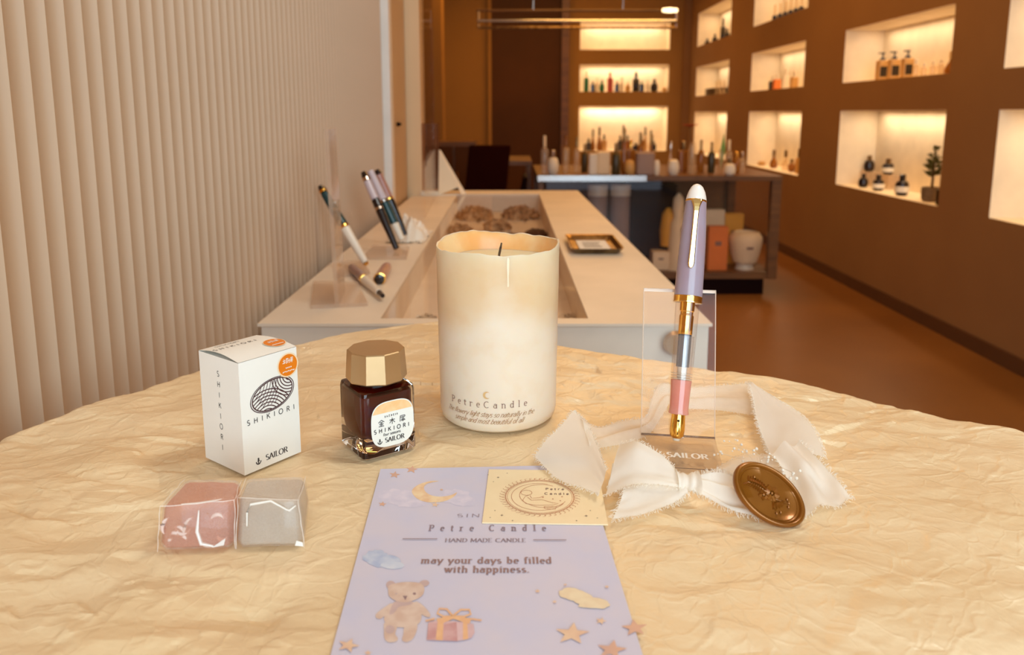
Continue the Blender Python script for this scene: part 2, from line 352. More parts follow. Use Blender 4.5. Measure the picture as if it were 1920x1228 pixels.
def strokes_mesh(mb, strokes, fn, wv, wh=None, close=False):
    """ribbons along 2-D strokes; fn maps (u,v) to 3-D; wv/wh = width of upright and level strokes"""
    wh = wv if wh is None else wh
    if not strokes: return
    q0_ = fn(strokes[0][0][0], strokes[0][0][1]); e_ = wv
    nn_ = (fn(strokes[0][0][0]+e_, strokes[0][0][1])-q0_).cross(fn(strokes[0][0][0], strokes[0][0][1]+e_)-q0_).normalized()
    if nn_.dot(Vector((0, 0, CZ))-q0_) < 0: nn_ = -nn_
    for si_, st in enumerate(strokes):
        up_ = nn_*(4e-6*(si_ % 7) + 2.2e-6*(len(mb.f) % 5))      # strokes that cross lie one over the other like layers of ink
        pts = [Vector((a[0], a[1])) for a in st]
        if len(pts) < 2: continue
        fine = [pts[0]]
        for a, b in zip(pts, pts[1:]):
            k = max(1, int((b-a).length/(wv*6)))
            for i in range(1, k+1): fine.append(a.lerp(b, i/k))
        pts = fine; vs = []
        for i, q in enumerate(pts):
            t = (pts[min(i+1, len(pts)-1)] - pts[max(i-1, 0)])
            if t.length < 1e-9: t = Vector((1, 0))
            t.normalize(); wd = (wh + (wv-wh)*abs(t.y))/2
            nrm = Vector((-t.y, t.x))*wd
            vs += [fn(*(q+nrm))+up_, fn(*(q-nrm))+up_]
        mb.add(vs, [(2*i, 2*i+1, 2*i+3, 2*i+2) for i in range(len(pts)-1)])
def text(mb, s, fn, size, wgt=.07, thin=None, serif=0, gap=0, slant=0, align='c', xs=1.0, mode='h', vgap=1.0):
    thin = wgt if thin is None else thin
    adv = [GL[c][0]*xs + gap for c in s]; tot = sum(adv)-gap
    x = -tot/2 if align == 'c' else 0.0
    for k, c in enumerate(s):
        A, st, sf = GL[c]
        ox, oy = (x, 0) if mode == 'h' else (-A*xs/2, -k*vgap)
        tr = lambda q: ((ox+q[0]*xs+slant*q[1])*size, (oy+q[1])*size)
        strokes_mesh(mb, [[tr(q) for q in g] for g in st], fn, wgt*size, thin*size)
        if serif: strokes_mesh(mb, [[tr((q[0]-serif/xs, q[1])), tr((q[0]+serif/xs, q[1]))] for q in sf], fn, thin*size)
        x += adv[k]
def plane_fn(o, ux, uy, lift=0.0):
    o = Vector(o); ux = Vector(ux).normalized(); uy = Vector(uy).normalized(); n = ux.cross(uy)*lift
    return lambda u, v: o + ux*u + uy*v + n
ANCHOR = [[(0,.62),(0,0)], arc(0,.3,.33,.3,195,345,12), [(-.17,.44),(.17,.44)], arc(0,.68,.07,.07,0,360,8), [(-.33,.22),(-.38,.36)], [(.33,.22),(.38,.36)], [(-.38,.2),(-.3,.32)], [(.38,.2),(.3,.32)]]

# ================================================================== SETTING
XR = 2.17; YB = 9.7; ZF = -0.9; ZT = 1.97; NB = .25
struct('floor', MB().box((-.15, 4.2, ZF-.05), (4.9, 12.4, .1)), 'floor')
struct('ceiling', MB().box((-.15, 4.2, ZT+.05), (4.9, 12.4, .1)), 'ceil')
def wall_with_holes(name, m, fix, along, holes, lo, hi, th=.3):
    """wall slab facing the room; along='y' lies at x=fix, along='x' lies at y=fix; holes=(a0,a1,z0,z1)"""
    cuts_a = sorted({lo, hi} | {h[0] for h in holes} | {h[1] for h in holes}); cuts_z = sorted({ZF, ZT} | {h[2] for h in holes} | {h[3] for h in holes})
    mb = MB(); pt = (lambda a, z: (fix, a, z)) if along == 'y' else (lambda a, z: (a, fix, z))
    for a0, a1 in zip(cuts_a, cuts_a[1:]):
        for z0, z1 in zip(cuts_z, cuts_z[1:]):
            am, zm = (a0+a1)/2, (z0+z1)/2
            if any(h[0] < am < h[1] and h[2] < zm < h[3] for h in holes): continue
            mb.add([pt(a0, z0), pt(a1, z0), pt(a1, z1), pt(a0, z1)], [(0,1,2,3)])
    p2 = (lambda a, z: (fix+th, a, z)) if along == 'y' else (lambda a, z: (a, fix+th, z))
    mb.add([p2(lo, ZF), p2(hi, ZF), p2(hi, ZT), p2(lo, ZT)], [(0,1,2,3)])
    wl = struct(name, mb, m)
    for (a0, a1, z0, z1) in holes:
        d = NB; A = pt; B = (lambda a, z: (fix+d, a, z)) if along == 'y' else (lambda a, z: (a, fix+d, z))
        k = MB().add([A(a0,z0),A(a1,z0),A(a1,z1),A(a0,z1),B(a0,z0),B(a1,z0),B(a1,z1),B(a0,z1)], [(4,5,6,7),(0,1,5,4),(1,2,6,5),(2,3,7,6),(3,0,4,7)])
        obj('niche', k, 'niche', wl)
        # downlight strip set into the niche top
        cx = (a0+a1)/2; ln = (a1-a0)
        loc = (fix+.17, cx, z1-.012) if along == 'y' else (cx, fix+.17, z1-.012)
        area('niche_light', loc, (0,0,0), .05 if along == 'y' else ln*.86, ln*.86 if along == 'y' else .05, (1.35 if along == 'y' else 2.2)*ln*(z1-z0)/.35+.3, (1.0, .75, .47))
    return wl
def wy(px, z=.2): return WX(px, XR, z).y
rows = [(-.27, .215), (.395, .73), (.965, 1.34)]
cols = [(wy(1363), wy(1303)), (wy(1503), wy(1405)), (wy(1774), wy(1576)), (3.30, 3.30)]
cols[3] = (2.30, wy(1874))
RN = []
for (a0, a1) in cols:
    for (z0, z1) in rows: RN.append((a0, a1, z0, z1))
wall_with_holes('wall_right', 'wallR', XR, 'y', RN, -2.0, YB)
bx0, bx1 = D(1086, 205, YB).x, D(1252, 205, YB).x
BN = [(bx0, bx1, D(1170,283,YB).z, D(1170,199,YB).z), (bx0, bx1, D(1170,172,YB).z, D(1170,121,YB).z), (bx0, bx1, D(1170,93,YB).z, D(1170,40,YB).z)]
dx0, dx1 = D(922,205,YB).x, D(1050,205,YB).x
wall_with_holes('wall_back', 'wallB', YB, 'x', BN, -2.6, XR)
dr = struct('dark_opening_1', MB().box(((dx0+dx1)/2, YB-.03, (ZF+ZT)/2), (dx1-dx0, .06, ZT-ZF)), 'darkglass')  # dark panel colour stands in for the unlit opening here
struct('trim_1', MB().box((dx1+.05, YB-.07, (ZF+ZT)/2), (.09, .14, ZT-ZF)), 'wood')
struct('trim_2', MB().box((dx0-.02, YB-.05, (ZF+ZT)/2), (.04, .1, ZT-ZF)), 'wallB')
struct('trim_3', MB().box((D(1284,205,YB).x, YB-.03, (ZF+ZT)/2), (.1, .06, ZT-ZF)), 'wallR')
struct('wall_left', MB().add([(-2.6,2.9,ZF),(-2.6,YB,ZF),(-2.6,YB,ZT),(-2.6,2.9,ZT)], [(0,1,2,3)]).add([(-2.6,2.9,ZF),(-.42,2.9,ZF),(-.42,2.9,ZT),(-2.6,2.9,ZT)], [(0,1,2,3)]), 'wallB')
xp0 = D(822, 100, 8.2).x
struct('trim_4', MB().box((-1.3, 8.35, (ZF+ZT)/2), (1.15, .3, ZT-ZF)), 'wallB')
struct('baseboard_right', MB().box((XR-.008, 3.85, ZF+.035), (.016, 11.6, .07)), 'base')

# fluted wall on the left: every rib its own piece
XL = -.362; Y0, Y1 = -.9, 2.2; PW = .0262
fl = struct('wall_fluted', MB().box((XL-.03, (Y0+Y1)/2, (ZF+ZT)/2), (.04, Y1-Y0, ZT-ZF)), 'flute')
nseg = 9
prof = [(.0105*(1-math.sin(PI*i/nseg)), PW*(.5-.5*math.cos(PI*i/nseg))) for i in range(nseg+1)]
mb = MB()
lo_, hi_ = ZF, ZT
vs = [(XL-.010+a, b, z) for z in (lo_, hi_) for a, b in prof]
rib = None
for k in range(int((Y1-Y0)/PW)):
    if rib is None:
        m1 = MB().add(vs, [(i, i+1, nseg+2+i, nseg+1+i) for i in range(nseg)])
        m1.v = [v+Vector((0, Y0, 0)) for v in m1.v]
        rib = obj('rib', m1, 'flute', fl, smooth=True, angle=60)
    else:
        r = rib.copy(); COL.objects.link(r); r.parent = fl; r.location = (rib.location.x, rib.location.y + k*PW, rib.location.z)
# frame post, tan door panel and lighter column further along
struct('trim_5', MB().box((XL-.01, 2.235, (ZF+ZT)/2), (.06, .05, ZT-ZF)).box((XL-.006, 2.285, (ZF+ZT)/2), (.03, .03, ZT-ZF)), 'post')
xe = D(757, 205, 2.62).x
dpn = struct('door_2', MB().box((XL-.02, 2.47, (ZF+ZT)/2), (.05, .34, ZT-ZF)), 'tanpanel')
ht = D(731, 233, 2.42); obj('door_latch', MB().lathe([(.001,0),(.006,.001),(.006,.008),(.004,.012)], (XL+.005, 2.42, ht.z), frame((1,0,0)), 12).box((XL+.016, 2.425, ht.z), (.004,.022,.006)), 'dark', dpn, smooth=True)
c0, c1 = D(757, 205, 2.66), D(789, 205, 2.66)
struct('wall_column', MB().box(((c0.x+c1.x)/2-.02, 2.72, (ZF+ZT)/2), (c1.x-c0.x+.04, .12, ZT-ZF)), mat('light_tan_column', RGB(232, 196, 150), .5, col2=RGB(226, 190, 144), scale=2))

# ================================================================== WRAPPED TABLE
edge_px = [(0,806),(60,786),(120,766),(180,747),(240,731),(300,716),(345,702),(400,683),(480,661),(565,641),(640,625),(700,616),(760,608),(815,602),(870,602),(930,611),(990,626),(1052,641),(1120,652),(1190,664),(1250,676),(1320,687),(1400,697),(1440,705),(1520,718),(1600,733),(1650,746),(1730,763),(1800,779),(1860,792),(1920,806)]
edge = [P(x, y, 0) for x, y in edge_px]
edge = [Vector((-.338, -.16, 0)), Vector((-.342, .1, 0)), Vector((-.342,.3,0)), Vector((-.338,.4,0))] + edge + [Vector((.352,.4,0)), Vector((.37,.3,0)), Vector((.375,.1,0)), Vector((.37,-.16,0))]
# crumple: layers of triangulated random heights sampled by dropping rays
x0, x1, y0, y1 = -.42, .45, -.2, .84
def facets(n, amp, sx=1.0, sy=1.0, seed=0):
    r = np.random.default_rng(seed)
    pts = [(r.uniform(x0, x1), r.uniform(y0, y1)) for _ in range(n)] + [(x0-.1,y0-.1),(x1+.1,y0-.1),(x1+.1,y1+.1),(x0-.1,y1+.1)]
    ps = [Vector((a*sx, b*sy)) for a, b in pts]
    vo, _, fo, *_ = delaunay_2d_cdt(ps, [], [], 0, 1e-6)
    vv = [Vector((q.x/sx, q.y/sy, r.normal(0, amp))) for q in vo]
    return BVHTree.FromPolygons(vv, [list(f) for f in fo])
layers = [facets(160, .0022, 1, 1.3, 1), facets(800, .0014, 1, 1.5, 2), facets(3600, .0009, 1, 1.5, 3), facets(14000, .00040, 1, 1.5, 4)]
DOWN = Vector((0,0,-1))
flat_zones = []      # (x,y,r) kept nearly flat under standing things
def calm(x, y):
    k = 1.0
    for (a, b, r) in flat_zones:
        d = math.hypot(x-a, y-b)
        if d < r*1.5: k = min(k, max(.0, (d-r)/(r*.5)))
    return k
CARD = [P(716,878), P(1112,878), P(1216,1260), P(628,1265)]
def in_card(x, y, g=.03):
    # lavender card footprint (slightly turned rectangle)
    c = Vector((-.0115, .312)); a = math.radians(2.6)
    dx, dy = x-c.x, y-c.y
    u = dx*math.cos(a)+dy*math.sin(a); v = -dx*math.sin(a)+dy*math.cos(a)
    return min(1, max(0, max(abs(u)-.0585, abs(v)-.103)/g))
flat_zones += [(-.151,.437,.03), (-.0815,.449,.024), (-.0099,.4975,.042), (.106,.432,.032), (-.145,.343,.024), (-.108,.343,.024), (.13,.39,.02)]
def ph(x, y):
    h = 0
    for i, t in enumerate(layers):
        hit = t.ray_cast(Vector((x, y, 1)), DOWN)[0]
        if hit is not None: h += hit.z
    warp = noise.noise(Vector((x*6, y*7, 3)))*.004 + noise.noise(Vector((x*17, y*26, 9)))*.0016
    h = h*.9 + warp*.2
    c = calm(x, y)
    h = h*c + (-.0006)*(1-c)
    q = in_card(x, y)
    h = (h if h < .001 else .001+(h-.001)*.5); h = h if q >= 1 else (h*q + (-.0012)*(1-q))
    return h - .0006
NX, NY = 300, 380
cen = Vector((.01, .30, 0)); ang = []
def inside_scale():
    return None
# polar-free: regular grid clipped to outline by radial remap, then a draped skirt
ne = len(edge)
def edge_at(t):
    s = t*(ne-1); i = min(int(s), ne-2); return edge[i].lerp(edge[i+1], s-i)
verts = []; faces = []
NU, NV = 520, 230          # around the outline, from front line to the outline
base0, base1 = Vector((-.338,-.16,0)), Vector((.37,-.16,0))
# rows: horizontal scan lines in y; each row spans the outline's left and right crossing
L_pts = sorted([(e.y, e.x) for e in edge if e.x < -.05]); R_pts = sorted([(e.y, e.x) for e in edge if e.x > -.05])
ymax = max(e.y for e in edge)
left = [(e.y, e.x) for e in edge[:edge.index(max(edge, key=lambda q: q.y))+1]]
right = [(e.y, e.x) for e in edge[edge.index(max(edge, key=lambda q: q.y)):]][::-1]
def interp(tab, y):
    for (a, xa), (b, xb) in zip(tab, tab[1:]):
        if a <= y <= b or b <= y <= a:
            if abs(b-a) < 1e-9: continue
            return xa + (xb-xa)*(y-a)/(b-a)
    return tab[-1][1]
rowsN, colsN = 640, 560
pm = MB(); vv = []
for j in range(rowsN+1):
    s = j/rowsN; y = -.16 + (ymax+.16)*(1-(1-s)**1.15)
    xa, xb = interp(left, y), interp(right, y)
    for i in range(colsN+1):
        x = xa + (xb-xa)*i/colsN
        z = ph(x, y)
        de = min(1.0, min(x-xa, xb-x)/.012 + (1 if y < .3 else 0)*0)
        z = z - .004*max(0, 1-de)**2
        vv.append(Vector((x, y, z)))
W = colsN+1
ff = [(j*W+i, j*W+i+1, (j+1)*W+i+1, (j+1)*W+i) for j in range(rowsN) for i in range(colsN)]
# drape over the rim
ring = [j*W for j in range(rowsN+1)] + [rowsN*W+i for i in range(1, colsN)] + [j*W+colsN for j in range(rowsN, -1, -1)]
ccx, ccy = .01, .25; prev = ring
for lev, (dn, outw) in enumerate(((.010, .003), (.03, .005), (.07, .008), (.13, .010), (.2, .012))):
    cur = []
    for k, idx in enumerate(ring):
        q = vv[idx]; d = Vector((q.x-ccx, q.y-ccy, 0)).normalized()
        wv_ = noise.noise(Vector((q.x*22, q.y*22, dn*9)))*.006*min(1, dn/.03)
        if q.x < -.30: outw2 = min(outw, .004); wv_ = -abs(wv_)
        else: outw2 = outw
        cur.append(len(vv)); vv.append(Vector((q.x, q.y, q.z)) + d*(outw2+wv_) + Vector((0,0,-dn)))
    for k in range(len(ring)-1): ff.append((prev[k], prev[k+1], cur[k+1], cur[k]))
    prev = cur
pm.add(vv, ff)
paper = obj('wrapping_paper', pm, 'paper', smooth=True, angle=9)
tag(paper, 'crumpled cream wrapping paper spread over the round table top', 'paper')
tb = thing('display_table', 'small table hidden under the crumpled cream paper', 'table', (.01, .25, ZF))
outl = [Vector((.01+(e.x-.01)*.965, .25+(e.y-.25)*.965, -.038)) for e in edge]
obj('table_top', MB().poly(outl, (0,0,1), .018), 'table', tb)
obj('pedestal', MB().lathe([(.035,ZF+.03),(.035,-.038)], (.01,.25,0)), 'silver', tb, smooth=True)
obj('foot_plate', MB().lathe([(.22,ZF),(.22,ZF+.012),(.05,ZF+.03),(.035,ZF+.035)], (.01,.25,0), n=32), 'silver', tb, smooth=True)

# ================================================================== WHITE COUNTER WITH GLASS INSET
ZC = -.08
q0, q1, q2, q3 = P(479,607,ZC), P(1336,607,ZC), P(1083,357,ZC), P(760,357,ZC)
q0.x = q3.x = -.343; q3.y = q2.y
ct = thing('display_counter', 'long white counter with a glass window set in its top', 'counter', ((q0.x+q1.x)/2, (q0.y+q3.y)/2, ZF))
g0, g1, g2, g3 = P(713,597,ZC), P(1103,597,ZC), P(1011,364,ZC), P(858,364,ZC)
g3.y = g2.y; g0.y = g1.y
mb = MB()
O = [q0, q1, q2, q3]; G = [g0, g1, g2, g3]
for i in range(4):
    j = (i+1) % 4
    mb.poly([O[i], O[j], G[j], G[i]]); mb.poly([O[i], O[j], O[j]+Vector((0,0,-.004)), O[i]+Vector((0,0,-.004))])
    mb.poly([G[i], G[j], G[j]+Vector((0,0,-.004)), G[i]+Vector((0,0,-.004))])
    mb.poly([q-Vector((0,0,.004)) for q in (O[i], O[j], G[j], G[i])])
obj('counter_top', mb, 'counter', ct)
ins = .004; B = [q0+Vector((ins,ins,0)), q1+Vector((-ins,ins,0)), q2+Vector((-ins,-ins,0)), q3+Vector((ins,-ins,0))]
def vwall(a, b, z0, z1): return [Vector((a.x,a.y,z0)), Vector((b.x,b.y,z0)), Vector((b.x,b.y,z1)), Vector((a.x,a.y,z1))]
obj('front_panel', MB().poly(vwall(B[0], B[1], ZF, ZC-.004)), 'counterf', ct)
obj('side_panel', MB().poly(vwall(B[1], B[2], ZF, ZC-.004)), 'counterf', ct)
obj('side_panel', MB().poly(vwall(B[3], B[0], ZF, ZC-.004)), 'counterf', ct)
obj('back_panel', MB().poly(vwall(B[2], B[3], ZF, ZC-.004)), 'counterf', ct)
ZR = ZC-.06
mb = MB()
for i in range(4):
    j = (i+1) % 4; mb.poly(vwall(G[i], G[j], ZR, ZC-.004))
mb.poly([Vector((q.x, q.y, ZR)) for q in G])
obj('recess', mb, mat('recess_lining', RGB(240, 222, 198), .6, col2=RGB(232, 212, 188), scale=20), ct)
obj('glass_panel', MB().poly([q+Vector((0,0,-.005)) for q in G], (0,0,1), .004), 'tabglass', ct)
kb = P(1258, 638, -.11); kb.y = q0.y+ins
obj('knob', MB().lathe([(.001,.02),(.014,.02),(.017,.012),(.014,.003),(.010,0)], (kb.x, kb.y, D(1253,638,kb.y).z), frame((0,-1,0)), 20), 'champ', ct, smooth=True)

# flowers lying in the recess
def blossom(mb, c, r, n, s):
    c = Vector(c)
    for _ in range(n):
        d = Vector((random.gauss(0,1), random.gauss(0,1), random.gauss(0,1))).normalized()
        q = c + Vector((d.x*r, d.y*r, abs(d.z)*min(r*.62, .036)))*random.uniform(.75, 1.05)
        Rm = frame((d + Vector((random.gauss(0,.4),random.gauss(0,.4),random.gauss(0,.4)))).normalized())
        k = s*random.uniform(.7, 1.3)
        loc = [(-k,-k*.4,0),(0,-k*.9,k*.25),(k,-k*.3,0),(k*.6,k*.8,k*.2),(-k*.5,k*.9,0)]
        mb.add([q + Rm @ Vector(a) for a in loc], [(0,1,2,3,4)])
def flowers(label, px, py, rpx, n, m, name='dried_hydrangea', s=.007):
    c = P(px, py, ZC-.03); c.z = ZR+.002; r = min(rpx*pxm(c), .075)
    t = thing(name, label, 'dried flower', c, 'dried flowers under the counter glass')
    mb = MB(); blossom(mb, c+Vector((0,0,.002)), r, n, s); obj('petals', mb, m, t, kind='stuff')
    obj('stem', MB().tube([c+Vector((0,0,.006)), c+Vector((.02,-.06,.004)), c+Vector((.015,-.11,.004))], .002), 'stem', t, smooth=True)
flowers('big brown dried hydrangea at far left under the counter glass', 890, 393, 34, 360, 'petal')
flowers('big brown dried hydrangea at far right under the counter glass', 975, 392, 34, 360, 'petal')
flowers('smaller tan dried flower head between the two big hydrangeas', 932, 412, 26, 240, 'petal')
flowers('brown dried flower head nearest the left rim of the glass', 862, 418, 22, 220, 'petal')
flowers('white dried blossom just behind the candle rim under glass', 950, 430, 20, 180, 'petalpale', 'dried_blossom')
flowers('white dried blossom by the dark brown flowers, left one', 888, 436, 18, 160, 'petalpale', 'dried_blossom')
flowers('pale dried petals left of the candle near the front rim of the glass', 800, 575, 20, 120, 'petalpale', 'dried_blossom', .005)
flowers('pale dried petals right of the candle near the front rim of the glass', 1068, 575, 20, 120, 'petalpale', 'dried_blossom', .005)
flowers('dark dried blossom at the right inside edge of the counter glass', 1005, 425, 20, 200, 'stem', 'dried_blossom')

# brass tray with printed card on the counter
def oriented_rect(c, ux, uy, w, h, z): return [Vector((c.x,c.y,z)) + ux*a*w/2 + uy*b*h/2 for a, b in ((-1,-1),(1,-1),(1,1),(-1,1))]
ta, tb_, tc_, td = P(1068,475,ZC+.004), P(1168,475,ZC+.004), P(1150,441,ZC+.01), P(1062,441,ZC+.01)
tcn = (ta+tb_+tc_+td)/4; tw = (tb_-ta).length; tl = ((td-ta).length+(tc_-tb_).length)/2*.97
tr = thing('brass_tray', 'shallow brass tray on the right side of the white counter', 'tray', (tcn.x, tcn.y, ZC))
def rr(w, h, r, z, n=5): return [Vector((sx*(w/2-r)+r*math.cos(PI/2*(k+i/n)), sy*(h/2-r)+r*math.sin(PI/2*(k+i/n)), z)) for k,(sx,sy) in enumerate(((1,1),(-1,1),(-1,-1),(1,-1))) for i in range(n+1)]
tcv = Vector((tcn.x, tcn.y, ZC))
obj('tray_body', MB().rings([rr(tw*.86,tl*.86,.012,.0005), rr(tw,tl,.014,.012), rr(tw*1.02,tl*1.02,.014,.013), rr(tw*.96,tl*.96,.013,.012), rr(tw*.84,tl*.84,.010,.003)], tcv), 'brass', tr, smooth=True)
cd = thing('price_card', 'small white printed card lying in the brass tray', 'card', tcv+Vector((0,0,.004)))
obj('card_sheet', MB().box(tcv+Vector((0,0,.0045)), (tw*.6, tl*.6, .001)), 'box', cd)
mb = MB(); fn = plane_fn(tcv+Vector((0,0,.0052)), (1,0,0), (0,1,0))
for k in range(4):
    strokes_mesh(mb, [[(-tw*.2, (k-1.5)*tl*.1), (tw*(.08+.1*random.random()), (k-1.5)*tl*.1)]], fn, tl*.035)
obj('printed_lines', mb, 'ink', cd)

# ---- counter left side: acrylic sheet stand, pens, cloth
def pen(name, label, top, bot, segs, r, parent=None, tip=None):
    """pen between two points; segs = (t0,t1,material,part name,r0,r1) along top->bottom"""
    top, bot = Vector(top), Vector(bot); ax = bot-top; Ln = ax.length; R = frame(ax)
    t = thing(name, label, 'pen', bot)
    for (a, b, m, nm, ra, rb) in segs:
        pr = [(r*ra*.7, a*Ln), (r*ra, a*Ln+r*.12), (r*rb, b*Ln-r*.12), (r*rb*.7, b*Ln)]
        obj(nm, MB().lathe(pr, top, R, 20), m, t, smooth=True)
    return t
s0, s1 = P(628,575,ZC), P(604,532,ZC)
st = thing('acrylic_sign_holder', 'tall clear acrylic sheet on a square foot at counter front left', 'stand', s0)
hh = D(611,242,s0.y+.03).z - ZC
sd = (s1-s0).normalized(); nrm = Vector((sd.y,-sd.x,0))
ux = Vector((1,0,0))
a, b = s0, s0+Vector((-.012,.10,0))
tz = Vector((-.006,0,hh))
obj('sheet', MB().poly([a, b, b+tz, a+tz], (1,0,0), .006), 'acrylicmilk', st)
f0, f1, f2, f3 = P(583,579,ZC), P(690,574,ZC), P(670,534,ZC), P(588,532,ZC)
obj('foot', MB().poly([f0+Vector((0,0,.0005)),f1+Vector((0,0,.0005)),f2+Vector((0,0,.0005)),f3+Vector((0,0,.0005))], (0,0,1), .005), 'acrylicmilk', st)
yb = P(688,497,ZC+.012)
pen('fountain_pen', 'dark green and white pen leaning behind the acrylic sheet', D(600,348,yb.y+.05), yb,
    [(0,.05,'penblack','finial',.55,.8),(.05,.09,'gold','ring',.85,.85),(.09,.5,'teal','barrel',.85,1.05),(.5,.535,'gold','ring',1.08,1.08),(.535,.97,'ivory','cap',1.08,.72),(.97,1.0,'gold','ring',.6,.45)], .0085)
pr = P(640,520,ZC)
es = thing('acrylic_easel', 'clear acrylic easel holding the green and white pen', 'stand', P(655,505,ZC))
e0, e1, e2, e3 = P(632,522,ZC), P(694,514,ZC), P(680,492,ZC), P(635,494,ZC)
obj('foot', MB().poly([e+Vector((0,0,.0005)) for e in (e0,e1,e2,e3)], (0,0,1), .004), 'acrylicmilk', es)
obj('back_plate', MB().poly([e3, e2, e2+Vector((-.03,.05,.09)), e3+Vector((-.03,.05,.09))], (0,1,0), .003), 'acrylic', es)
z2 = ZC+.009
pen('open_pen', 'brown and ivory pen lying open near the counter front', P(658,500,z2), P(718,555,z2),
    [(0,.05,'penblack','end_cap',.6,.8),(.05,.44,'plum','barrel',.85,1.0),(.44,.5,'gold','ring',1.04,1.04),(.5,.9,'ivory','barrel',1.0,.6),(.9,1.0,'penblack','tip',.55,.4)], .0085)
cpo = pen('pen_cap', 'loose dusty rose pen cap lying beside the open pen', P(727,497,z2), P(711,524,z2),
    [(0,.2,'rose','cap_top',.6,.95),(.2,.92,'rose','cap_body',.95,1.05),(.92,.97,'gold','ring',1.08,1.08),(.97,1.0,'penblack','opening',.9,.9)], .0095)
cpo['category'] = 'pen cap'
# trio
ab = thing('acrylic_pen_rest', 'low clear acrylic rest under the three leaning pens', 'stand', P(722,478,ZC))
r0, r1, r2, r3 = P(678,487,ZC), P(762,487,ZC), P(768,466,ZC), P(700,466,ZC)
obj('foot', MB().poly([e+Vector((0,0,.0005)) for e in (r0,r1,r2,r3)], (0,0,1), .006), 'acrylicmilk', ab)
obj('back_plate', MB().poly([r3+Vector((0,0,.006)), r3+Vector((.06,0,.006)), D(742,400,r3.y+.05), D(700,400,r3.y+.05)], (0,1,0), .003), 'acrylic', ab)
yy = P(745,468,ZC+.01).y
pen('fountain_pen', 'black tipped pen with silvery grip, leftmost of three leaning pens', D(681,322,yy+.05), D(744,467,yy),
    [(0,.07,'penblack','finial',.6,.9),(.07,.12,'chrome','ring',.95,.95),(.12,.36,'pearl','barrel',.9,.95),(.36,.46,'penblack','barrel',.95,1),(.46,.5,'chrome','ring',1.05,1.05),(.5,1,'penblack','cap',1.05,.7)], .0085)
pen('fountain_pen', 'lilac and teal pen, middle of three leaning pens', D(694,320,yy+.08), D(754,450,yy+.05),
    [(0,.42,'pearl','barrel',.8,1),(.42,.46,'chrome','ring',1.05,1.05),(.46,.76,'teal','cap',1.05,1),(.76,1,'bottlewhite','cap_end',.95,.7)], .009)
pen('fountain_pen', 'pink and black pen, rightmost of three leaning pens', D(706,318,yy+.11), D(760,441,yy+.10),
    [(0,.07,'penblack','finial',.6,.9),(.07,.42,'rose','barrel',.9,1),(.42,.46,'gold','ring',1.05,1.05),(.46,1,'penblack','cap',1.05,.65)], .009)
# scrunched lace cloth
def scrunch(c, w, d, h, seed):
    def fn(u, v):
        a, b = (u-.5)*2, (v-.5)*2; r = min(1, math.hypot(a, b))
        z = h*(1-r*r)**.6 * (0.55+.6*noise.noise(Vector((a*2.3+seed, b*2.3, 1)))) if r < 1 else 0
        z += .008*abs(noise.noise(Vector((a*6, b*6, seed))))
        return Vector((c.x+a*w/2*(1+.15*noise.noise(Vector((b*3,seed,2)))), c.y+b*d/2*(1+.15*noise.noise(Vector((a*3,seed,5)))), ZC+.001+max(0, z)))
    return MB().grid(fn, 40, 30)
cc = P(768,428,ZC+.02)
tag(obj('lace_cloth', scrunch(cc, .085, .17, .06, 6), 'cloth', smooth=True), 'scrunched white lace cloth behind the three leaning pens', 'cloth')
# clear panel, framed acrylic box and folded card at far left of the counter
pa = P(796, 420, ZC); hx = .66
pt_ = thing('acrylic_screen', 'tall clear acrylic screen standing across the counter by the wall', 'screen', pa)
pb = P(806,372,ZC)
obj('pane', MB().poly([P(795,408,ZC)+Vector((0,0,.002)), Vector((D(814,300,2.6).x,2.6,ZC+.002)), Vector((D(818,300,2.6).x-.01,2.6,.74)), P(795,408,ZC)+Vector((-.005,0,.80))], (1,0,0), .005), 'acrylic', pt_)
xb0, xb1 = D(791,300,2.68).x, D(821,300,2.68).x; zt = D(805,232,2.68).z
bx = thing('acrylic_showcase_box', 'narrow hazy acrylic box standing beside the folded white card', 'box', ((xb0+xb1)/2, 2.70, ZC))
obj('box_shell', MB().box(((xb0+xb1)/2, 2.7, (ZC+zt)/2+.001), (xb1-xb0, .06, zt-ZC)), clear('smoky_acrylic', (.75,.62,.52,1), .5, .05, milky=.25, milkcol=RGB(150,105,78)), bx)
obj('box_foot', MB().box(((xb0+xb1)/2, 2.69, ZC+.008), ((xb1-xb0)*1.05, .09, .014)), 'bottlewhite', bx)
e0, e1, e2 = P(822,366,ZC), P(866,366,ZC), D(823,281,P(822,366,ZC).y+.03)
fc = thing('folded_card', 'white folded card standing like a triangle at the counter back', 'card', (e0+e1)/2)
th_ = Vector((0,.004,0))
obj('front_flap', MB().poly([e0, D(862,350,e0.y+.01), e2], (0,1,0), .002), 'cream', fc)
obj('side_flap', MB().poly([e1, e1+Vector((.012,.05,0)), e2+Vector((.004,.02,-.002)), e2], (0,1,0), .002), 'box', fc)
obj('base_flap', MB().poly([e0, e1, e1+Vector((.01,.05,0)), e0+Vector((.0,.05,0))], (0,0,1), .002), 'box', fc)

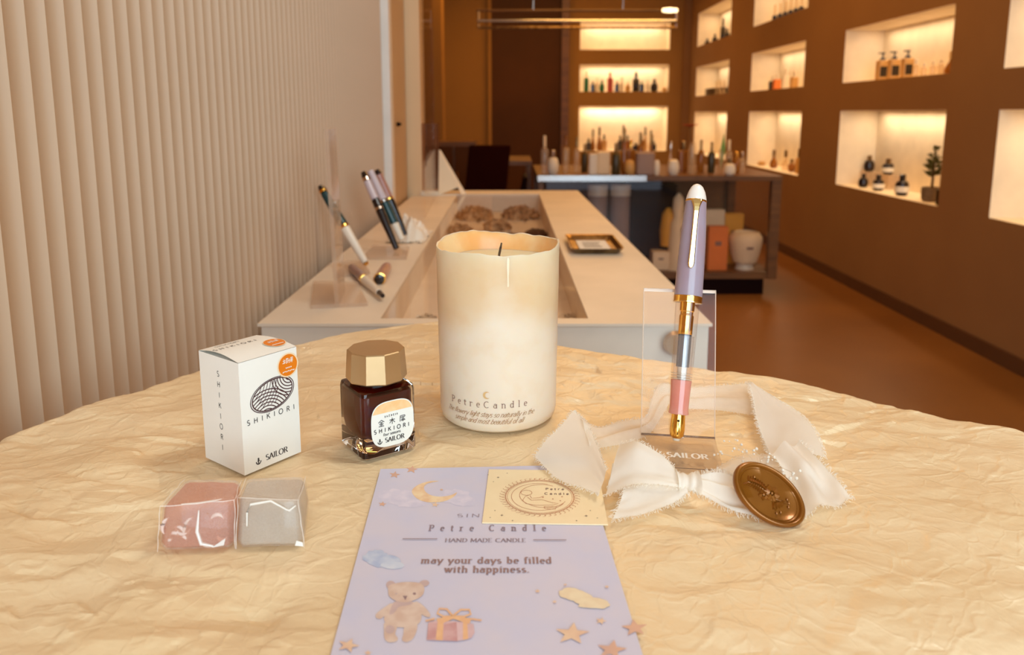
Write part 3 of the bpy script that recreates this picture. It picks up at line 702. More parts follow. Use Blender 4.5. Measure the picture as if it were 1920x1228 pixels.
# ================================================================== GLASS DISPLAY CASE AND WHAT STANDS ON AND IN IT
YC = 4.6
zt = D(1300,330,YC).z; xl, xr = D(1008,330,YC).x, D(1468,330,YC).x; dC = 1.0
cs = thing('glass_display_case', 'low glass display case with wooden frame at the right back', 'display case', ((xl+xr)/2, YC+dC/2, ZF))
obj('top_panel', MB().box(((xl+xr)/2, YC+dC/2, zt-.014), (xr-xl, dC, .028)), 'wood', cs)
xs_ = D(1212,330,YC).x
obj('edge_strip', MB().box(((xl+xs_)/2, YC-.004, zt-.014), (xs_-xl, .012, .034)), 'silver', cs)
zs = D(1300,512,YC).z; zp = D(1300,524,YC).z
obj('shelf_board', MB().box(((xl+xr)/2, YC+dC/2, (zs+zp)/2), (xr-xl-.04, dC-.04, zs-zp)), 'wood', cs)
zb = D(1300,557,YC).z
obj('plinth', MB().box(((xl+xr)/2-.02, YC+dC/2, (zp+ZF)/2), (xr-xl-.1, dC-.08, zp-ZF)), 'dark', cs)
for (a, b) in ((xl+.02, YC+.02), (xr-.03, YC+.03), (xl+.02, YC+dC-.02), (xr-.03, YC+dC-.03)):
    obj('post', MB().box((a, b, (zt-.028+zp)/2), (.055 if a > 1 else .03, .05, zt-.028-zp)), 'wood', cs)
obj('back_panel', MB().box(((xl+xr)/2, YC+dC-.01, (zt+zp)/2-.014), (xr-xl-.1, .02, zt-zp-.03)), mat('case_back_board', RGB(128,88,50), .6), cs)
for k in range(3):
    xa = xl+.05+(xr-xl-.1)*k/3; xb_ = xl+.05+(xr-xl-.1)*(k+1)/3
    obj('glass_pane', MB().box(((xa+xb_)/2, YC+.012, (zt-.03+zs)/2), (xb_-xa-.006, .006, zt-.03-zs)), 'glasspane', cs)
obj('side_glass', MB().box((xr-.012, YC+dC/2, (zt-.03+zs)/2), (.006, dC-.12, zt-.03-zs)), 'glasspane', cs)
def bottle(name, label, base, w, h, body, cap=None, capm='gold', shape='round', labelm=None, cat='bottle', group=None, neck=.35, ny=None):
    base = Vector(base); t = thing(name, label, cat, base, group); hb = h*(1-neck) if cap else h
    r = w/2
    if shape == 'round':
        obj('body', MB().lathe([(r*.9,0),(r,h*.03),(r,hb*.86),(r*.75,hb*.95),(r*.35,hb)], base, n=16), body, t, smooth=True)
    elif shape == 'square':
        obj('body', MB().rbox(base+Vector((0,0,hb/2)), (w, w*.8, hb), w*.15), body, t, smooth=True)
    elif shape == 'flask':
        obj('body', MB().lathe([(r*.8,0),(r,hb*.2),(r*.95,hb*.4),(r*.3,hb*.9),(r*.28,hb)], base, n=16), body, t, smooth=True)
    elif shape == 'jar':
        obj('body', MB().lathe([(r*.6,0),(r*.95,hb*.2),(r,hb*.55),(r*.8,hb*.9),(r*.5,hb)], base, n=16), body, t, smooth=True)
    if cap == 'cap': obj('cap', MB().lathe([(r*.4,hb),(r*.42,hb+(h-hb)*.1),(r*.42,h*.98),(r*.3,h)], base, n=12), capm, t, smooth=True)
    elif cap == 'pump':
        obj('pump', MB().lathe([(r*.5,hb),(r*.5,hb+(h-hb)*.3),(r*.16,hb+(h-hb)*.35),(r*.16,hb+(h-hb)*.8),(r*.4,hb+(h-hb)*.82),(r*.4,h)], base, n=12).box(base+Vector((-r*.45,-r*.2,h-(h-hb)*.1)), (r*1.1,r*.3,(h-hb)*.14)), capm, t, smooth=True)
    elif cap == 'sticks':
        for k in range(4):
            a = k*1.7+base.x*9; obj('reed', MB().tube([base+Vector((0,0,hb*.6)), base+Vector((math.cos(a)*r*.9, math.sin(a)*r*.6, h))], r*.05, 5), capm, t)
    if labelm:
        if shape == 'square': obj('front_label', MB().box(base+Vector((0,-w*.4-.0006,hb*.45)), (w*.7,.001,hb*.5)), labelm, t); 
        else: obj('front_label', MB().lathe([(r*1.012,hb*.25),(r*1.012,hb*.62)], base, n=16, caps=False), labelm, t, smooth=True)
    return t
G1 = 'bottles standing on the glass display case'
def on_case(px, pw, ytop, dy): 
    c = D(px, 300, YC+dy); c.z = zt; k = pxm(c); return c, pw*k, D(px, ytop, YC+dy).z - zt
L1 = [ # px, width px, top py, depth, name, label, body, cap, capm, shape
 (1021,14,254,.14,'tall_bottle','slim frosted bottle with pale cap, leftmost on the glass case','acrylicmilk','cap','cream','round'),
 (1037,22,281,.10,'jar','round white jar on the left end of the case','bottlewhite','cap','chrome','jar'),
 (1061,13,254,.2,'tall_bottle','slim bottle with amber cap, second tall one from the left','bottleclear','cap','bottleamber','round'),
 (1081,12,256,.25,'tall_bottle','slim clear bottle with brass cap before the lower back niche','bottleclear','cap','brass','round'),
 (1096,12,270,.3,'tall_bottle','olive slim bottle beside the white boxes','olive','cap','brass','round'),
 (1112,16,288,.1,'small_jar','squat white bottle left of the larger white box','bottlewhite',None,'gold','square'),
 (1131,24,284,.12,'gift_box','larger white box on the case before the back niche','cream',None,'gold','square'),
 (1155,16,268,.1,'tilted_bottle','dark olive bottle right of the white box','olive','cap','brass','round'),
 (1170,13,240,.15,'tall_bottle','tallest amber bottle with thin neck on the case','bottleamber','cap','brass','flask'),
 (1182,14,262,.35,'tall_bottle','honey bottle next to the tallest amber one','bottleamber','cap','gold','square'),
 (1181,20,300,.06,'small_jar','small brown jar at the foot of the tall amber bottle','bottletan',None,'gold','jar'),
 (1209,34,285,.08,'sign_card','grey lilac square card standing on the case',  'bottlegrey',None,'gold','square'),
 (1200,12,248,.4,'tall_bottle','amber bottle behind the grey card, left one','bottleamber','cap','brass','round'),
 (1221,12,252,.4,'tall_bottle','amber bottle behind the grey card, right one','bottleamber','cap','brass','flask'),
 (1232,12,300,.06,'small_jar','tiny pale ball jar right of the grey card','bottlewhite',None,'gold','jar'),
 (1257,12,264,.2,'tall_bottle','clear bottle with a thin neck above the white goblet','bottleclear','cap','chrome','flask'),
 (1263,22,299,.08,'small_jar','round white jar in the middle right of the case','bottlewhite',None,'gold','jar'),
 (1281,20,264,.3,'square_bottle','square honey glass bottle behind the red flower vase','bottleamber','cap','brass','square'),
 (1314,12,262,.25,'tall_bottle','slim golden bottle right of the red flower','bottleamber','cap','brass','round'),
 (1334,13,266,.25,'tall_bottle','dark green tilted looking bottle left of the green leaf','olive','cap','brass','round'),
 (1366,13,262,.15,'tall_bottle','slim grey bottle on the right end of the case','bottleclear','cap','cream','round'),
 (1369,22,297,.05,'small_jar','white jar on the right end of the case','bottlewhite','cap','brass','jar'),
 (1381,14,284,.2,'small_jar','golden rose bottle, rightmost but one on the case','bottleamber','cap','gold','jar'),
 (1392,12,284,.25,'tall_bottle','clear little bottle, rightmost on the case','bottleclear','cap','chrome','round'),
]
for (px, pw, yt, dy, nm, lb, bm_, cp_, cm, shp) in L1:
    c, wd, h = on_case(px, pw, yt, dy); bottle(nm, lb, c, wd, h, bm_, cp_, cm, shp, group=G1, neck=.3, cat='box' if 'box' in nm else ('card' if 'card' in nm else 'bottle'))
# vase with red flower, vase with green leaf
c, wd, h = on_case(1297, 16, 268, .15)
t = thing('flower_vase', 'clear vase with one rust red flower on the case', 'vase', c)
obj('vase_body', MB().lathe([(wd*.4,0),(wd*.5,h*.1),(wd*.45,h*.75),(wd*.3,h)], c, n=16, caps=False), 'bottleclear', t, smooth=True)
ft = D(1294,238,c.y); obj('stem', MB().tube([c+Vector((0,0,.01)), ft], .003), 'stem', t)
mb = MB()
for k in range(14):
    a = k*2*PI/14; d = Vector((math.cos(a), math.sin(a)*.7, .28)); q = ft; s_ = Vector((-d.y, d.x, 0))*.012
    mb.add([q, q+d*.03+s_, q+d*.055+Vector((0,0,.004)), q+d*.03-s_], [(0,1,2,3)])
obj('flower_head', mb, 'redflower', t)
c, wd, h = on_case(1352, 12, 280, .2)
t = thing('leaf_vase', 'little glass vase holding a long green leaf on the case', 'vase', c)
obj('vase_body', MB().lathe([(wd*.4,0),(wd*.5,h*.3),(wd*.35,h)], c, n=14, caps=False), 'bottleclear', t, smooth=True)
q = c+Vector((0,0,.02)); e = D(1358,248,c.y)
obj('leaf', MB().add([q, q+(e-q)*.5+Vector((-.015,0,0)), e, q+(e-q)*.5+Vector((.018,0,0))], [(0,1,2,3)]), 'greenleaf', t)

# inside the case (on the shelf board)
def in_case(px, pybot, pytop, pw, dy):
    c = D(px, pybot, YC+dy); c.z = zs; return c, pw*pxm(c), D(px, pytop, YC+dy).z - zs
def carton(label, px, pw, top, dy, m, name='carton', lift=0, dpth=.07):
    c, wd, h = in_case(px, 505, top, pw, dy); c.z += lift; h -= lift
    t = thing(name, label, 'box', c, 'cartons inside the glass case')
    obj('carton_body', MB().box(c+Vector((0,0,h/2)), (wd, dpth, h)), m, t, bevel=.002)
    obj('front_print', MB().box(c+Vector((0,-dpth/2-.0006,h*.62)), (wd*.32, .001, h*.1)), 'inkbrown', t)
    return c, wd, h
carton('orange carton inside the glass case, right of the lavender pen', 1342, 36, 424, .12, 'orangebox')
carton('mustard yellow carton inside the case, behind the round pouch', 1370, 34, 400, .34, 'yellow')
carton('cream carton standing behind the orange one in the case', 1334, 36, 392, .3, 'cream')
carton('low white carton at the far left of the case shelf', 1236, 30, 470, .14, 'cream', dpth=.1)
carton('white carton beside the ornament in the glass case', 1288, 30, 400, .36, 'cream')
c, wd, h = in_case(1395, 505, 432, 62, .14)
t = thing('drawstring_pouch', 'round cream pouch on a small white foot inside the case', 'pouch', c)
obj('pouch_body', MB().lathe([(wd*.30,h*.16),(wd*.36,h*.2),(wd*.44,h*.45),(wd*.49,h*.72),(wd*.485,h*.84),(wd*.40,h*.94),(wd*.34,h*.97),(wd*.3,h*.93)], c, n=20), 'cream', t, smooth=True)
obj('foot', MB().lathe([(wd*.28,0),(wd*.24,h*.1),(wd*.27,h*.2)], c, n=20), 'bottlewhite', t, smooth=True)
obj('printed_mark', MB().box(c+Vector((0,-wd*.5,h*.6)), (wd*.2,.002,h*.06)), 'inkbrown', t)
c, wd, h = in_case(1264, 505, 362, 40, .12)
t = thing('figurine', 'tall pale ornament with yellow back inside the case', 'ornament', c)
obj('figure_body', MB().lathe([(wd*.5,0),(wd*.45,h*.1),(wd*.4,h*.45),(wd*.36,h*.6),(wd*.22,h*.7),(wd*.28,h*.8),(wd*.24,h*.93),(wd*.06,h)], c+Vector((wd*.1,0,0)), n=16), 'cream', t, smooth=True)
obj('figure_back', MB().lathe([(wd*.35,h*.3),(wd*.4,h*.5),(wd*.3,h*.72),(wd*.1,h*.8)], c+Vector((-wd*.28,.04,0)), n=16), 'yellow', t, smooth=True)
obj('figure_arm', MB().lathe([(wd*.05,h*.36),(wd*.16,h*.4),(wd*.15,h*.55),(wd*.05,h*.6)], c+Vector((wd*.3,-.04,0)), n=12), 'inkbrown', t, smooth=True)
c, wd, h = in_case(1214, 505, 342, 86, .62)
t = thing('storage_box', 'tall black storage box in the left half of the case', 'box', c)
obj('box_body', MB().box(c+Vector((0,0,h/2)), (wd, .26, h*.94)), 'dark', t, bevel=.004); obj('box_lid', MB().box(c+Vector((0,0,h*.985-.002)), (wd*1.01, .265, h*.03)), 'dark', t)
for px, lb in ((1118, 'pale grey cylinder added for a reflection, left one inside the case'), (1160, 'pale grey cylinder added for a reflection, right one inside the case')):
    c, wd, h = in_case(px, 505, 345, 36, .3); t = thing('reflection_cylinder', lb, 'tube', c)  # solid cylinders stand in for pale reflections in the case
    obj('tube_body', MB().lathe([(wd/2,0),(wd/2,h*.86)], c, n=20), 'bottlegrey', t, smooth=True); obj('tube_cap', MB().lathe([(wd*.52,h*.86),(wd*.52,h*.98),(wd*.5,h)], c, n=20), 'bottlewhite', t, smooth=True)

# office chair, side table and low cabinet behind the counter
YH = 5.0
c = D(912, 330, YH); c.z = ZF
t = thing('office_chair', 'dark maroon chair with armrests behind the white counter', 'chair', c)
w2 = 92*pxm(D(912,300,YH))/2; ztop = D(912,273,YH).z; zbk = D(912,352,YH).z
q = Vector((c.x, c.y, 0)); R_ = Matrix.Rotation(math.radians(-10), 3, 'X')
mb = MB().add([Vector((c.x-w2*.9,c.y-.02,zbk-.05)),Vector((c.x+w2*.8,c.y-.02,zbk-.05)),Vector((c.x+w2,c.y+.06,ztop)),Vector((c.x-w2*.72,c.y+.06,ztop)),
               Vector((c.x-w2*.9,c.y+.03,zbk-.05)),Vector((c.x+w2*.8,c.y+.03,zbk-.05)),Vector((c.x+w2,c.y+.11,ztop)),Vector((c.x-w2*.72,c.y+.11,ztop))],
              [(0,1,2,3),(7,6,5,4),(0,4,5,1),(1,5,6,2),(2,6,7,3),(3,7,4,0)])
obj('backrest', mb, 'fabricdark', t, bevel=.012)
obj('seat', MB().rbox((c.x, c.y-.22, ZF+.47), (.46,.46,.08), .05), 'fabricdark', t, smooth=True)
for s_ in (-1, 1):
    z_a = D(912,328,YH).z
    obj('armrest', MB().tube([(c.x+s_*.23,c.y+.02,z_a-.1),(c.x+s_*.25,c.y+.0,z_a),(c.x+s_*.25,c.y-.3,z_a),(c.x+s_*.23,c.y-.32,ZF+.47)], .013, 8), 'silver' if s_ < 0 else 'dark', t, smooth=True)
obj('gas_stem', MB().lathe([(.03,ZF+.08),(.03,ZF+.44)], (c.x,c.y-.22,0), n=12), 'dark', t, smooth=True)
for k in range(5):
    a = k*2*PI/5; obj('leg', MB().tube([(c.x,c.y-.22,ZF+.1),(c.x+.28*math.cos(a),c.y-.22+.28*math.sin(a),ZF+.03)], [.025,.02], 8), 'dark', t, smooth=True)
a0, a1 = D(966,318,4.7), D(1004,318,4.7)
t = thing('side_table', 'small brown side table left of the glass case', 'table', ((a0.x+a1.x)/2-.10, 5.9, ZF))
obj('table_top', MB().box(((a0.x+a1.x)/2-.10, 5.9, a0.z-.015), (a1.x-a0.x+.2, .7, .03)), 'wood', t)
for (dx, dy) in ((-1,-1),(1,-1),(-1,1),(1,1)):
    obj('leg', MB().box(((a0.x+a1.x)/2-.10+dx*((a1.x-a0.x+.2)/2-.02), 5.9+dy*.32, (a0.z-.03+ZF)/2), (.03,.03,a0.z-.03-ZF)), 'wood', t)
b0, b1 = D(822,266,7.0), D(880,266,7.0)
t = thing('low_cabinet', 'brown low cabinet with dark doors at the far left', 'cabinet', ((b0.x+b1.x)/2, 7.2, ZF))
obj('cabinet_body', MB().box(((b0.x+b1.x)/2, 7.2, (b0.z+ZF)/2), (b1.x-b0.x+.1, .4, b0.z-ZF)), 'wood', t)
for k in (-1, 1):
    dd = obj('door', MB().box(((b0.x+b1.x)/2+k*.085, 6.99, (b0.z+ZF)/2), (.15, .02, b0.z-ZF-.08)), 'darkglass', t)
    obj('handle', MB().box(((b0.x+b1.x)/2+k*.03, 6.975, (b0.z+ZF)/2+.1), (.012,.012,.12)), 'chrome', dd)

# hanging linear lamp
YL = 5.0
la, lb_ = D(893,20,YL), D(1274,20,YL); lc, ld = D(893,52,YL), D(1270,44,YL)
t = thing('pendant_lamp', 'long chrome and brass bar lamp hanging over the glass case', 'lamp', (la+lb_)/2)
obj('upper_bar', MB().tube([la, lb_], .008, 10), 'wood', t, smooth=True)
obj('middle_bar', MB().tube([D(895,39,YL-.05), D(1268,39,YL-.05)], .008, 10), 'silver', t, smooth=True)
obj('lower_bar', MB().tube([D(896,52,YL), D(1270,52,YL)], .008, 10), 'brass', t, smooth=True)
for px in (897, 1268): obj('end_bracket', MB().tube([D(px,18,YL), D(px,54,YL)], .007, 8), 'chrome', t, smooth=True)
for px in (1000, 1168):
    q = D(px,20,YL); obj('suspension_wire', MB().tube([q, Vector((q.x,q.y,ZT))], .002, 5), 'chrome', t)
q = D(1255,20,YL); obj('bulb', MB().lathe([(.001,-.05),(.012,-.045),(.016,0),(.012,.045),(.001,.05)], q+Vector((0,-.02,0)), frame((1,0,0)), 12), mat('lit_bulb', RGB(255,225,170), .3, emit=3), t, smooth=True)

# ================================================================== NICHE CONTENTS
XI = XR+.10
def rn(px, row, depth_in=.10):
    z = rows[row][0]; q = WX(px, XR+depth_in, z); return q
def hpx(q, n): return n*pxm(q)
G2 = 'goods in the right wall niches'
for k, (px, lb) in enumerate(((1652,'black pump bottle with label, left of the three in the wall niche'), (1674,'black pump bottle with label, middle of the three in the niche'), (1699,'black pump bottle with label, right of the three in the niche'))):
    q = rn(px, 1); bottle('pump_bottle', lb, q, hpx(q,19), hpx(q,52), 'bottletan', 'pump', 'penblack', 'square', 'bottleblack', group='pump bottles in the niche', neck=.28)
for px, hh_, lb in ((1716,34,'clear empty bottle right of the pump bottles'), (1731,26,'low clear bottle leaning group, left one in the middle niche'), (1748,28,'low clear bottle, middle one near the niche end'), (1763,30,'low clear bottle before the amber flask')):
    q = rn(px, 1); bottle('glass_bottle', lb, q, hpx(q,12), hpx(q,hh_), 'bottleclear', 'cap', 'bottlewhite', 'round', group=G2, neck=.25)
q = rn(1782,1); bottle('amber_flask', 'golden flask at the right end of the pump bottle niche', q, hpx(q,24), hpx(q,44), 'bottleamber', 'cap', 'cream', 'flask', group=G2)
# lower big niche: black jars, some stacked, and the plant
J = [(1618,0,18,26,0,'black round jar, front left of the lower niche'), (1646,0,22,30,0,'black round jar with white label, front middle of the lower niche'),
     (1690,0,26,40,0,'black round jar with white cap, nearest the potted plant'), (1627,.05,20,30,1,'black jar on the riser, left of two raised jars'), (1662,.05,22,30,1,'black jar on the riser, right of two raised jars')]
q = rn(1645, 0, .19); rs = thing('acrylic_riser', 'clear acrylic riser under the two raised black jars', 'riser', q); rh = hpx(q, 26)
obj('riser_block', MB().box(q+Vector((0,0,rh/2)), (.07, .42, rh)), 'acrylicmilk', rs)
for (px, dd, pw, hh_, up, lb) in J:
    q = rn(px, 0, .19 if up else .08)
    if up: q.z += rh
    bottle('black_jar', lb, q, hpx(q,pw), hpx(q,hh_), 'bottleblack', 'cap', 'penblack' if not up else 'brass', 'jar', 'label' if pw >= 22 else None, group='black jars in the lower niche', neck=.3)
q = rn(1745, 0, .09)
pl = thing('potted_plant', 'small leafy plant in a stone pot in the lower niche', 'plant', q)
pw_ = hpx(q, 36)
obj('pot', MB().lathe([(pw_*.38,0),(pw_*.48,pw_*.15),(pw_*.5,pw_*.7),(pw_*.44,pw_*.74),(pw_*.42,pw_*.62)], q, n=20), 'pot', pl, smooth=True)
top = q+Vector((0,0,hpx(q,96)))
obj('trunk', MB().tube([q+Vector((0,0,pw_*.5)), q+Vector((.004,.004,hpx(q,60))), top], [.008,.006,.003], 8), 'stem', pl, smooth=True)
for k in range(46):
    f = random.uniform(.0, 1); a = random.uniform(0, 2*PI); o_ = q+Vector((0,0,hpx(q,44+52*f))); ln = hpx(q, 10+22*(1-f*.6)*random.uniform(.7,1))
    d = Vector((math.cos(a)*.45, math.sin(a), .5+.5*f-random.random()*.3)).normalized(); s_ = Vector((-d.y, d.x, 0)).normalized()*ln*.13
    mid = o_+d*ln*.55+Vector((0,0,.004)); e = o_+d*ln+Vector((0,0,-ln*.22))
    obj('leaf', MB().add([o_, mid+s_, e, mid-s_], [(0,1,2),(0,2,3)]), 'leaf', pl)
q = rn(1768, 0, .05); bottle('dark_candle_jar', 'dark brown square jar right of the potted plant', q, hpx(q,22), hpx(q,30), 'bottleblack', None, 'brass', 'square', group=G2, cat='jar')
# column 2
for px, hh_, s_, m_, lb in ((1428,8,'jar','bottletan','tiny tan dish in the lowest niche of the second column'),(1450,34,'flask','bottleamber','left gold bottle in the lowest niche of the second column'),(1472,38,'flask','bottleclear','middle clear bottle in the lowest niche of the second column'),(1484,24,'jar','bottleamber','round honey bottle in the lowest niche of the second column'),(1497,46,'round','bottletan','tall tan bottle at the right of the lowest second niche')):
    q = rn(px, 0); bottle('glass_bottle', lb, q, hpx(q,14), hpx(q,hh_), m_, 'cap' if hh_ > 10 else None, 'brass', s_, group=G2)
for px, hh_, m_, lb in ((1456,30,'orangebox','orange ribboned gift in the middle niche, left one'),(1472,38,'bottlewhite','white topped gift in the middle niche, centre one'),(1488,32,'bottletan','brown gift in the middle niche, right one'),(1448,26,'olive','dark bottle left of the ribboned gifts')):
    q = rn(px, 1); bottle('gift_bottle', lb, q, hpx(q,13), hpx(q,hh_), m_, 'cap', 'bottlewhite', 'square', group=G2)
for k in range(6):
    px = 1452+k*10; q = rn(px, 2); bottle('roller_bottle', ['leftmost','second','third','fourth','fifth','rightmost'][k]+' black roller bottle in the top niche row', q, hpx(q,9), hpx(q,34), 'bottleblack', 'cap', 'bottleclear', 'round', group='black roller bottles in the top niche', neck=.55)
# column 1
for px, hh_, lb in ((1326,14,'little black jar in the top far niche, left one'),(1340,18,'little black jar in the top far niche, right one'),(1355,42,'tall black bottle in the top far niche'),(1363,20,'small black bottle beside the tall one')):
    q = rn(px, 2); bottle('black_bottle', lb, q, hpx(q,10), hpx(q,hh_), 'bottleblack', 'cap', 'penblack', 'round', group=G2)
for px, lb in ((1335,'black box tray in the far middle niche, left part'),(1350,'black box tray in the far middle niche, right part')):
    q = rn(px, 1); t = thing('black_box', lb, 'box', q, G2); obj('box_body', MB().box(q+Vector((0,0,hpx(q,7))), (.07, hpx(q,60), hpx(q,13))), 'bottleblack', t)
for k, px in enumerate((1343, 1350, 1357)):
    q = rn(px, 1, .04); bottle('thin_vial', ['left','middle','right'][k]+' thin clear vial before the black box', q, hpx(q,4), hpx(q,26), 'bottleclear', None, 'gold', 'round', group='thin vials in the far niche')
# column 4
q = rn(1908, 1); bottle('yellow_box', 'small yellow box in the niche at the right picture edge', q, hpx(q,26), hpx(q,14), 'yellow', None, 'gold', 'square', group=G2, cat='box')

# back wall niches
def bn(px, k, dd=.1):
    q = D(px, 250, YB+dd); q.z = BN[k][2]; return q
L2 = [(1098,9,38,'bottlegreen','bottleclear','round','green bottle with clear neck, leftmost in the back niche'),(1110,8,20,'bottleblack','penblack','square','small black box second in the back niche'),
 (1118,6,26,'bottlewhite','cream','round','thin white vial third in the back niche'),(1127,10,22,'bottlegreen','bottlegreen','jar','green round jar in the back niche'),(1142,10,36,'bottlered','bottlered','square','rust red tall bottle in the back niche'),
 (1155,8,20,'bottleblack','penblack','square','small black box right of the red bottle'),(1164,7,28,'bottlewhite','cream','round','slim white bottle in the middle of the back niche'),(1175,10,18,'bottletan','cream','jar','honey jar in the back niche'),
 (1190,13,37,'bottleblack','penblack','round','tallest black bottle in the back niche'),(1201,8,20,'bottleblack','bottlegreen','square','black box right of the tallest bottle'),(1212,6,24,'bottlewhite','cream','round','thin white vial right in the back niche'),
 (1224,14,24,'bottleblack','penblack','jar','round black jar in the right of the back niche'),(1243,8,8,'bottletan','cream','jar','tiny brown jar, rightmost in the back niche')]
for px, pw, hh_, bm_, cm, shp, lb in L2:
    q = bn(px, 1); bottle('small_bottle', lb, q, hpx(q,pw), hpx(q,hh_), bm_, 'cap' if hh_ > 12 else None, cm, shp, group='bottles in the middle niche of the back wall', neck=.3)
L3 = [(1104,10,22,'olive','small dark bottle, leftmost in the lower back niche'),(1112,9,40,'bottleamber','tall amber bottle with dark cap, first of the left cluster'),(1124,10,44,'bottleamber','tall amber bottle, tallest of the left cluster'),(1133,9,30,'bottletan','tan bottle ending the left cluster'),
 (1163,9,28,'olive','short dark bottle left of the centre cluster'),(1169,9,48,'bottleamber','tallest centre bottle in the lower back niche'),(1177,9,28,'bottleamber','amber bottle right of the tallest centre one'),(1193,14,14,'bottleblack','low black box in the lower back niche'),
 (1203,9,30,'bottleamber','amber bottle starting the right cluster'),(1210,8,44,'bottletan','tall thin bottle of the right cluster'),(1221,8,38,'bottletan','golden thin bottle of the right cluster'),(1226,9,18,'bottleblack','dark jar, rightmost in the lower back niche')]
for px, pw, hh_, bm_, lb in L3:
    q = bn(px, 0); bottle('perfume_bottle', lb, q, hpx(q,pw), hpx(q,hh_), bm_, 'cap', 'olive', 'flask' if hh_ > 35 else 'square', group='perfume bottles in the lower niche of the back wall', neck=.35)

# ================================================================== PILLAR CANDLE
cc = Vector((-.0092, .4975, 0)); HR = .1165
cd = thing('pillar_candle', 'large cream pillar candle with uneven melted rim, centre of the table', 'candle', cc)
def rimz(a): return HR + .0008*math.sin(3*a+.6) + .0016*noise.noise(Vector((math.cos(a)*1.6, math.sin(a)*1.6, 4))) + .0022*max(0, math.sin(a-.35))**3*(.8+.5*noise.noise(Vector((math.cos(a)*3, math.sin(a)*3, 8)))) + .0013*max(0, math.cos(a-2.1))**10 + .0009*noise.noise(Vector((math.cos(a)*6, math.sin(a)*6, 2))) - .0012*max(0,-math.sin(a))
n = 120
def cring(rf, zf): return [Vector((rf(2*PI*i/n)*math.cos(2*PI*i/n), rf(2*PI*i/n)*math.sin(2*PI*i/n), zf(2*PI*i/n))) for i in range(n)]
rw = lambda a: 1 + .004*noise.noise(Vector((math.cos(a)*1.5, math.sin(a)*1.5, 0)))
rings = [cring(lambda a: .030, lambda a: .0008), cring(lambda a: .0355, lambda a: .0010), cring(lambda a: .0378, lambda a: .0030), cring(lambda a: .0388*rw(a), lambda a: .0075)]
for k in range(1, 26):
    f = k/25; rings.append(cring(lambda a: (.0388+.0014*f+.00025*noise.noise(Vector((math.cos(a)*3, math.sin(a)*3, f*6))))*rw(a), lambda a: .0075+(rimz(a)-.0085)*f))
rings.append(cring(lambda a: .0400*rw(a), lambda a: rimz(a)+.0002))
rings.append(cring(lambda a: .0389*rw(a), lambda a: rimz(a)-.0002))
mwax = bpy.data.materials.new('cream_candle_wax'); mwax.use_nodes = True
nt = mwax.node_tree; b = nt.nodes['Principled BSDF']; N = nt.nodes.new; Lk = nt.links.new
b.inputs['Roughness'].default_value = .38; b.inputs['Subsurface Weight'].default_value = .55; b.inputs['Subsurface Radius'].default_value = (1,.7,.45); b.inputs['Subsurface Scale'].default_value = .012
tcn_ = N('ShaderNodeTexCoord'); sx = N('ShaderNodeSeparateXYZ'); Lk(tcn_.outputs['Object'], sx.inputs[0])
nz = N('ShaderNodeTexNoise'); nz.inputs['Scale'].default_value = 26; nz.inputs['Detail'].default_value = 5; Lk(tcn_.outputs['Object'], nz.inputs['Vector'])
ad = N('ShaderNodeMath'); ad.operation = 'MULTIPLY_ADD'; Lk(nz.outputs['Fac'], ad.inputs[0]); ad.inputs[1].default_value = .045; Lk(sx.outputs['Z'], ad.inputs[2])
# the coloured crown hangs lower towards both flanks of the candle
ab_ = N('ShaderNodeMath'); ab_.operation = 'ABSOLUTE'
sh = N('ShaderNodeMath'); sh.operation = 'ADD'; sh.inputs[1].default_value = .002; Lk(sx.outputs['X'], sh.inputs[0]); Lk(sh.outputs[0], ab_.inputs[0])
ad2 = N('ShaderNodeMath'); ad2.operation = 'MULTIPLY_ADD'; Lk(ab_.outputs[0], ad2.inputs[0]); ad2.inputs[1].default_value = .45; Lk(ad.outputs[0], ad2.inputs[2])
rp = N('ShaderNodeValToRGB'); e = rp.color_ramp.elements; e[0].position = .095; e[0].color = RGB(234,215,190); e[1].position = .118; e[1].color = RGB(228,196,154)
for pos, c_ in ((.130, RGB(230,198,154)), (.150, RGB(238,212,174))):
    x_ = e.new(pos); x_.color = c_
Lk(ad2.outputs[0], rp.inputs[0])
n3 = N('ShaderNodeTexNoise'); n3.inputs['Scale'].default_value = 70; n3.inputs['Detail'].default_value = 6; Lk(tcn_.outputs['Object'], n3.inputs['Vector'])
mxx = N('ShaderNodeMix'); mxx.data_type = 'RGBA'; mxx.blend_type = 'MULTIPLY'; mr = N('ShaderNodeMapRange'); mr.inputs[1].default_value = .5; mr.inputs[2].default_value = .75; mr.inputs[4].default_value = .5; Lk(n3.outputs['Fac'], mr.inputs[0]); Lk(mr.outputs[0], mxx.inputs[0])
Lk(rp.outputs[0], mxx.inputs[6]); mxx.inputs[7].default_value = RGB(250,236,216); Lk(mxx.outputs[2], b.inputs['Base Color'])
bp = N('ShaderNodeBump'); bp.inputs['Strength'].default_value = .15; bp.inputs['Distance'].default_value = .001; Lk(n3.outputs['Fac'], bp.inputs['Height']); Lk(bp.outputs[0], b.inputs['Normal'])
obj('wax_body', MB().rings(rings, cc, caps=False).poly([cc+q for q in rings[0]]), mwax, cd, smooth=True, angle=80)
inner = [cring(lambda a: .0389*rw(a), lambda a: rimz(a)-.0002), cring(lambda a: .0380, lambda a: rimz(a)-.002), cring(lambda a: .0368-.0006*math.sin(5*a), lambda a: (rimz(a)-.002)*.5+.5*.1065), cring(lambda a: .0345+.0012*math.sin(4*a), lambda a: .1063)]
obj('melted_rim', MB().rings(inner, cc, caps=False), mat('peach_melted_wax', RGB(246,206,150), .3, sss=.5, sssr=(.008,), col2=RGB(240,178,108), scale=45, det=3), cd, smooth=True, angle=80)
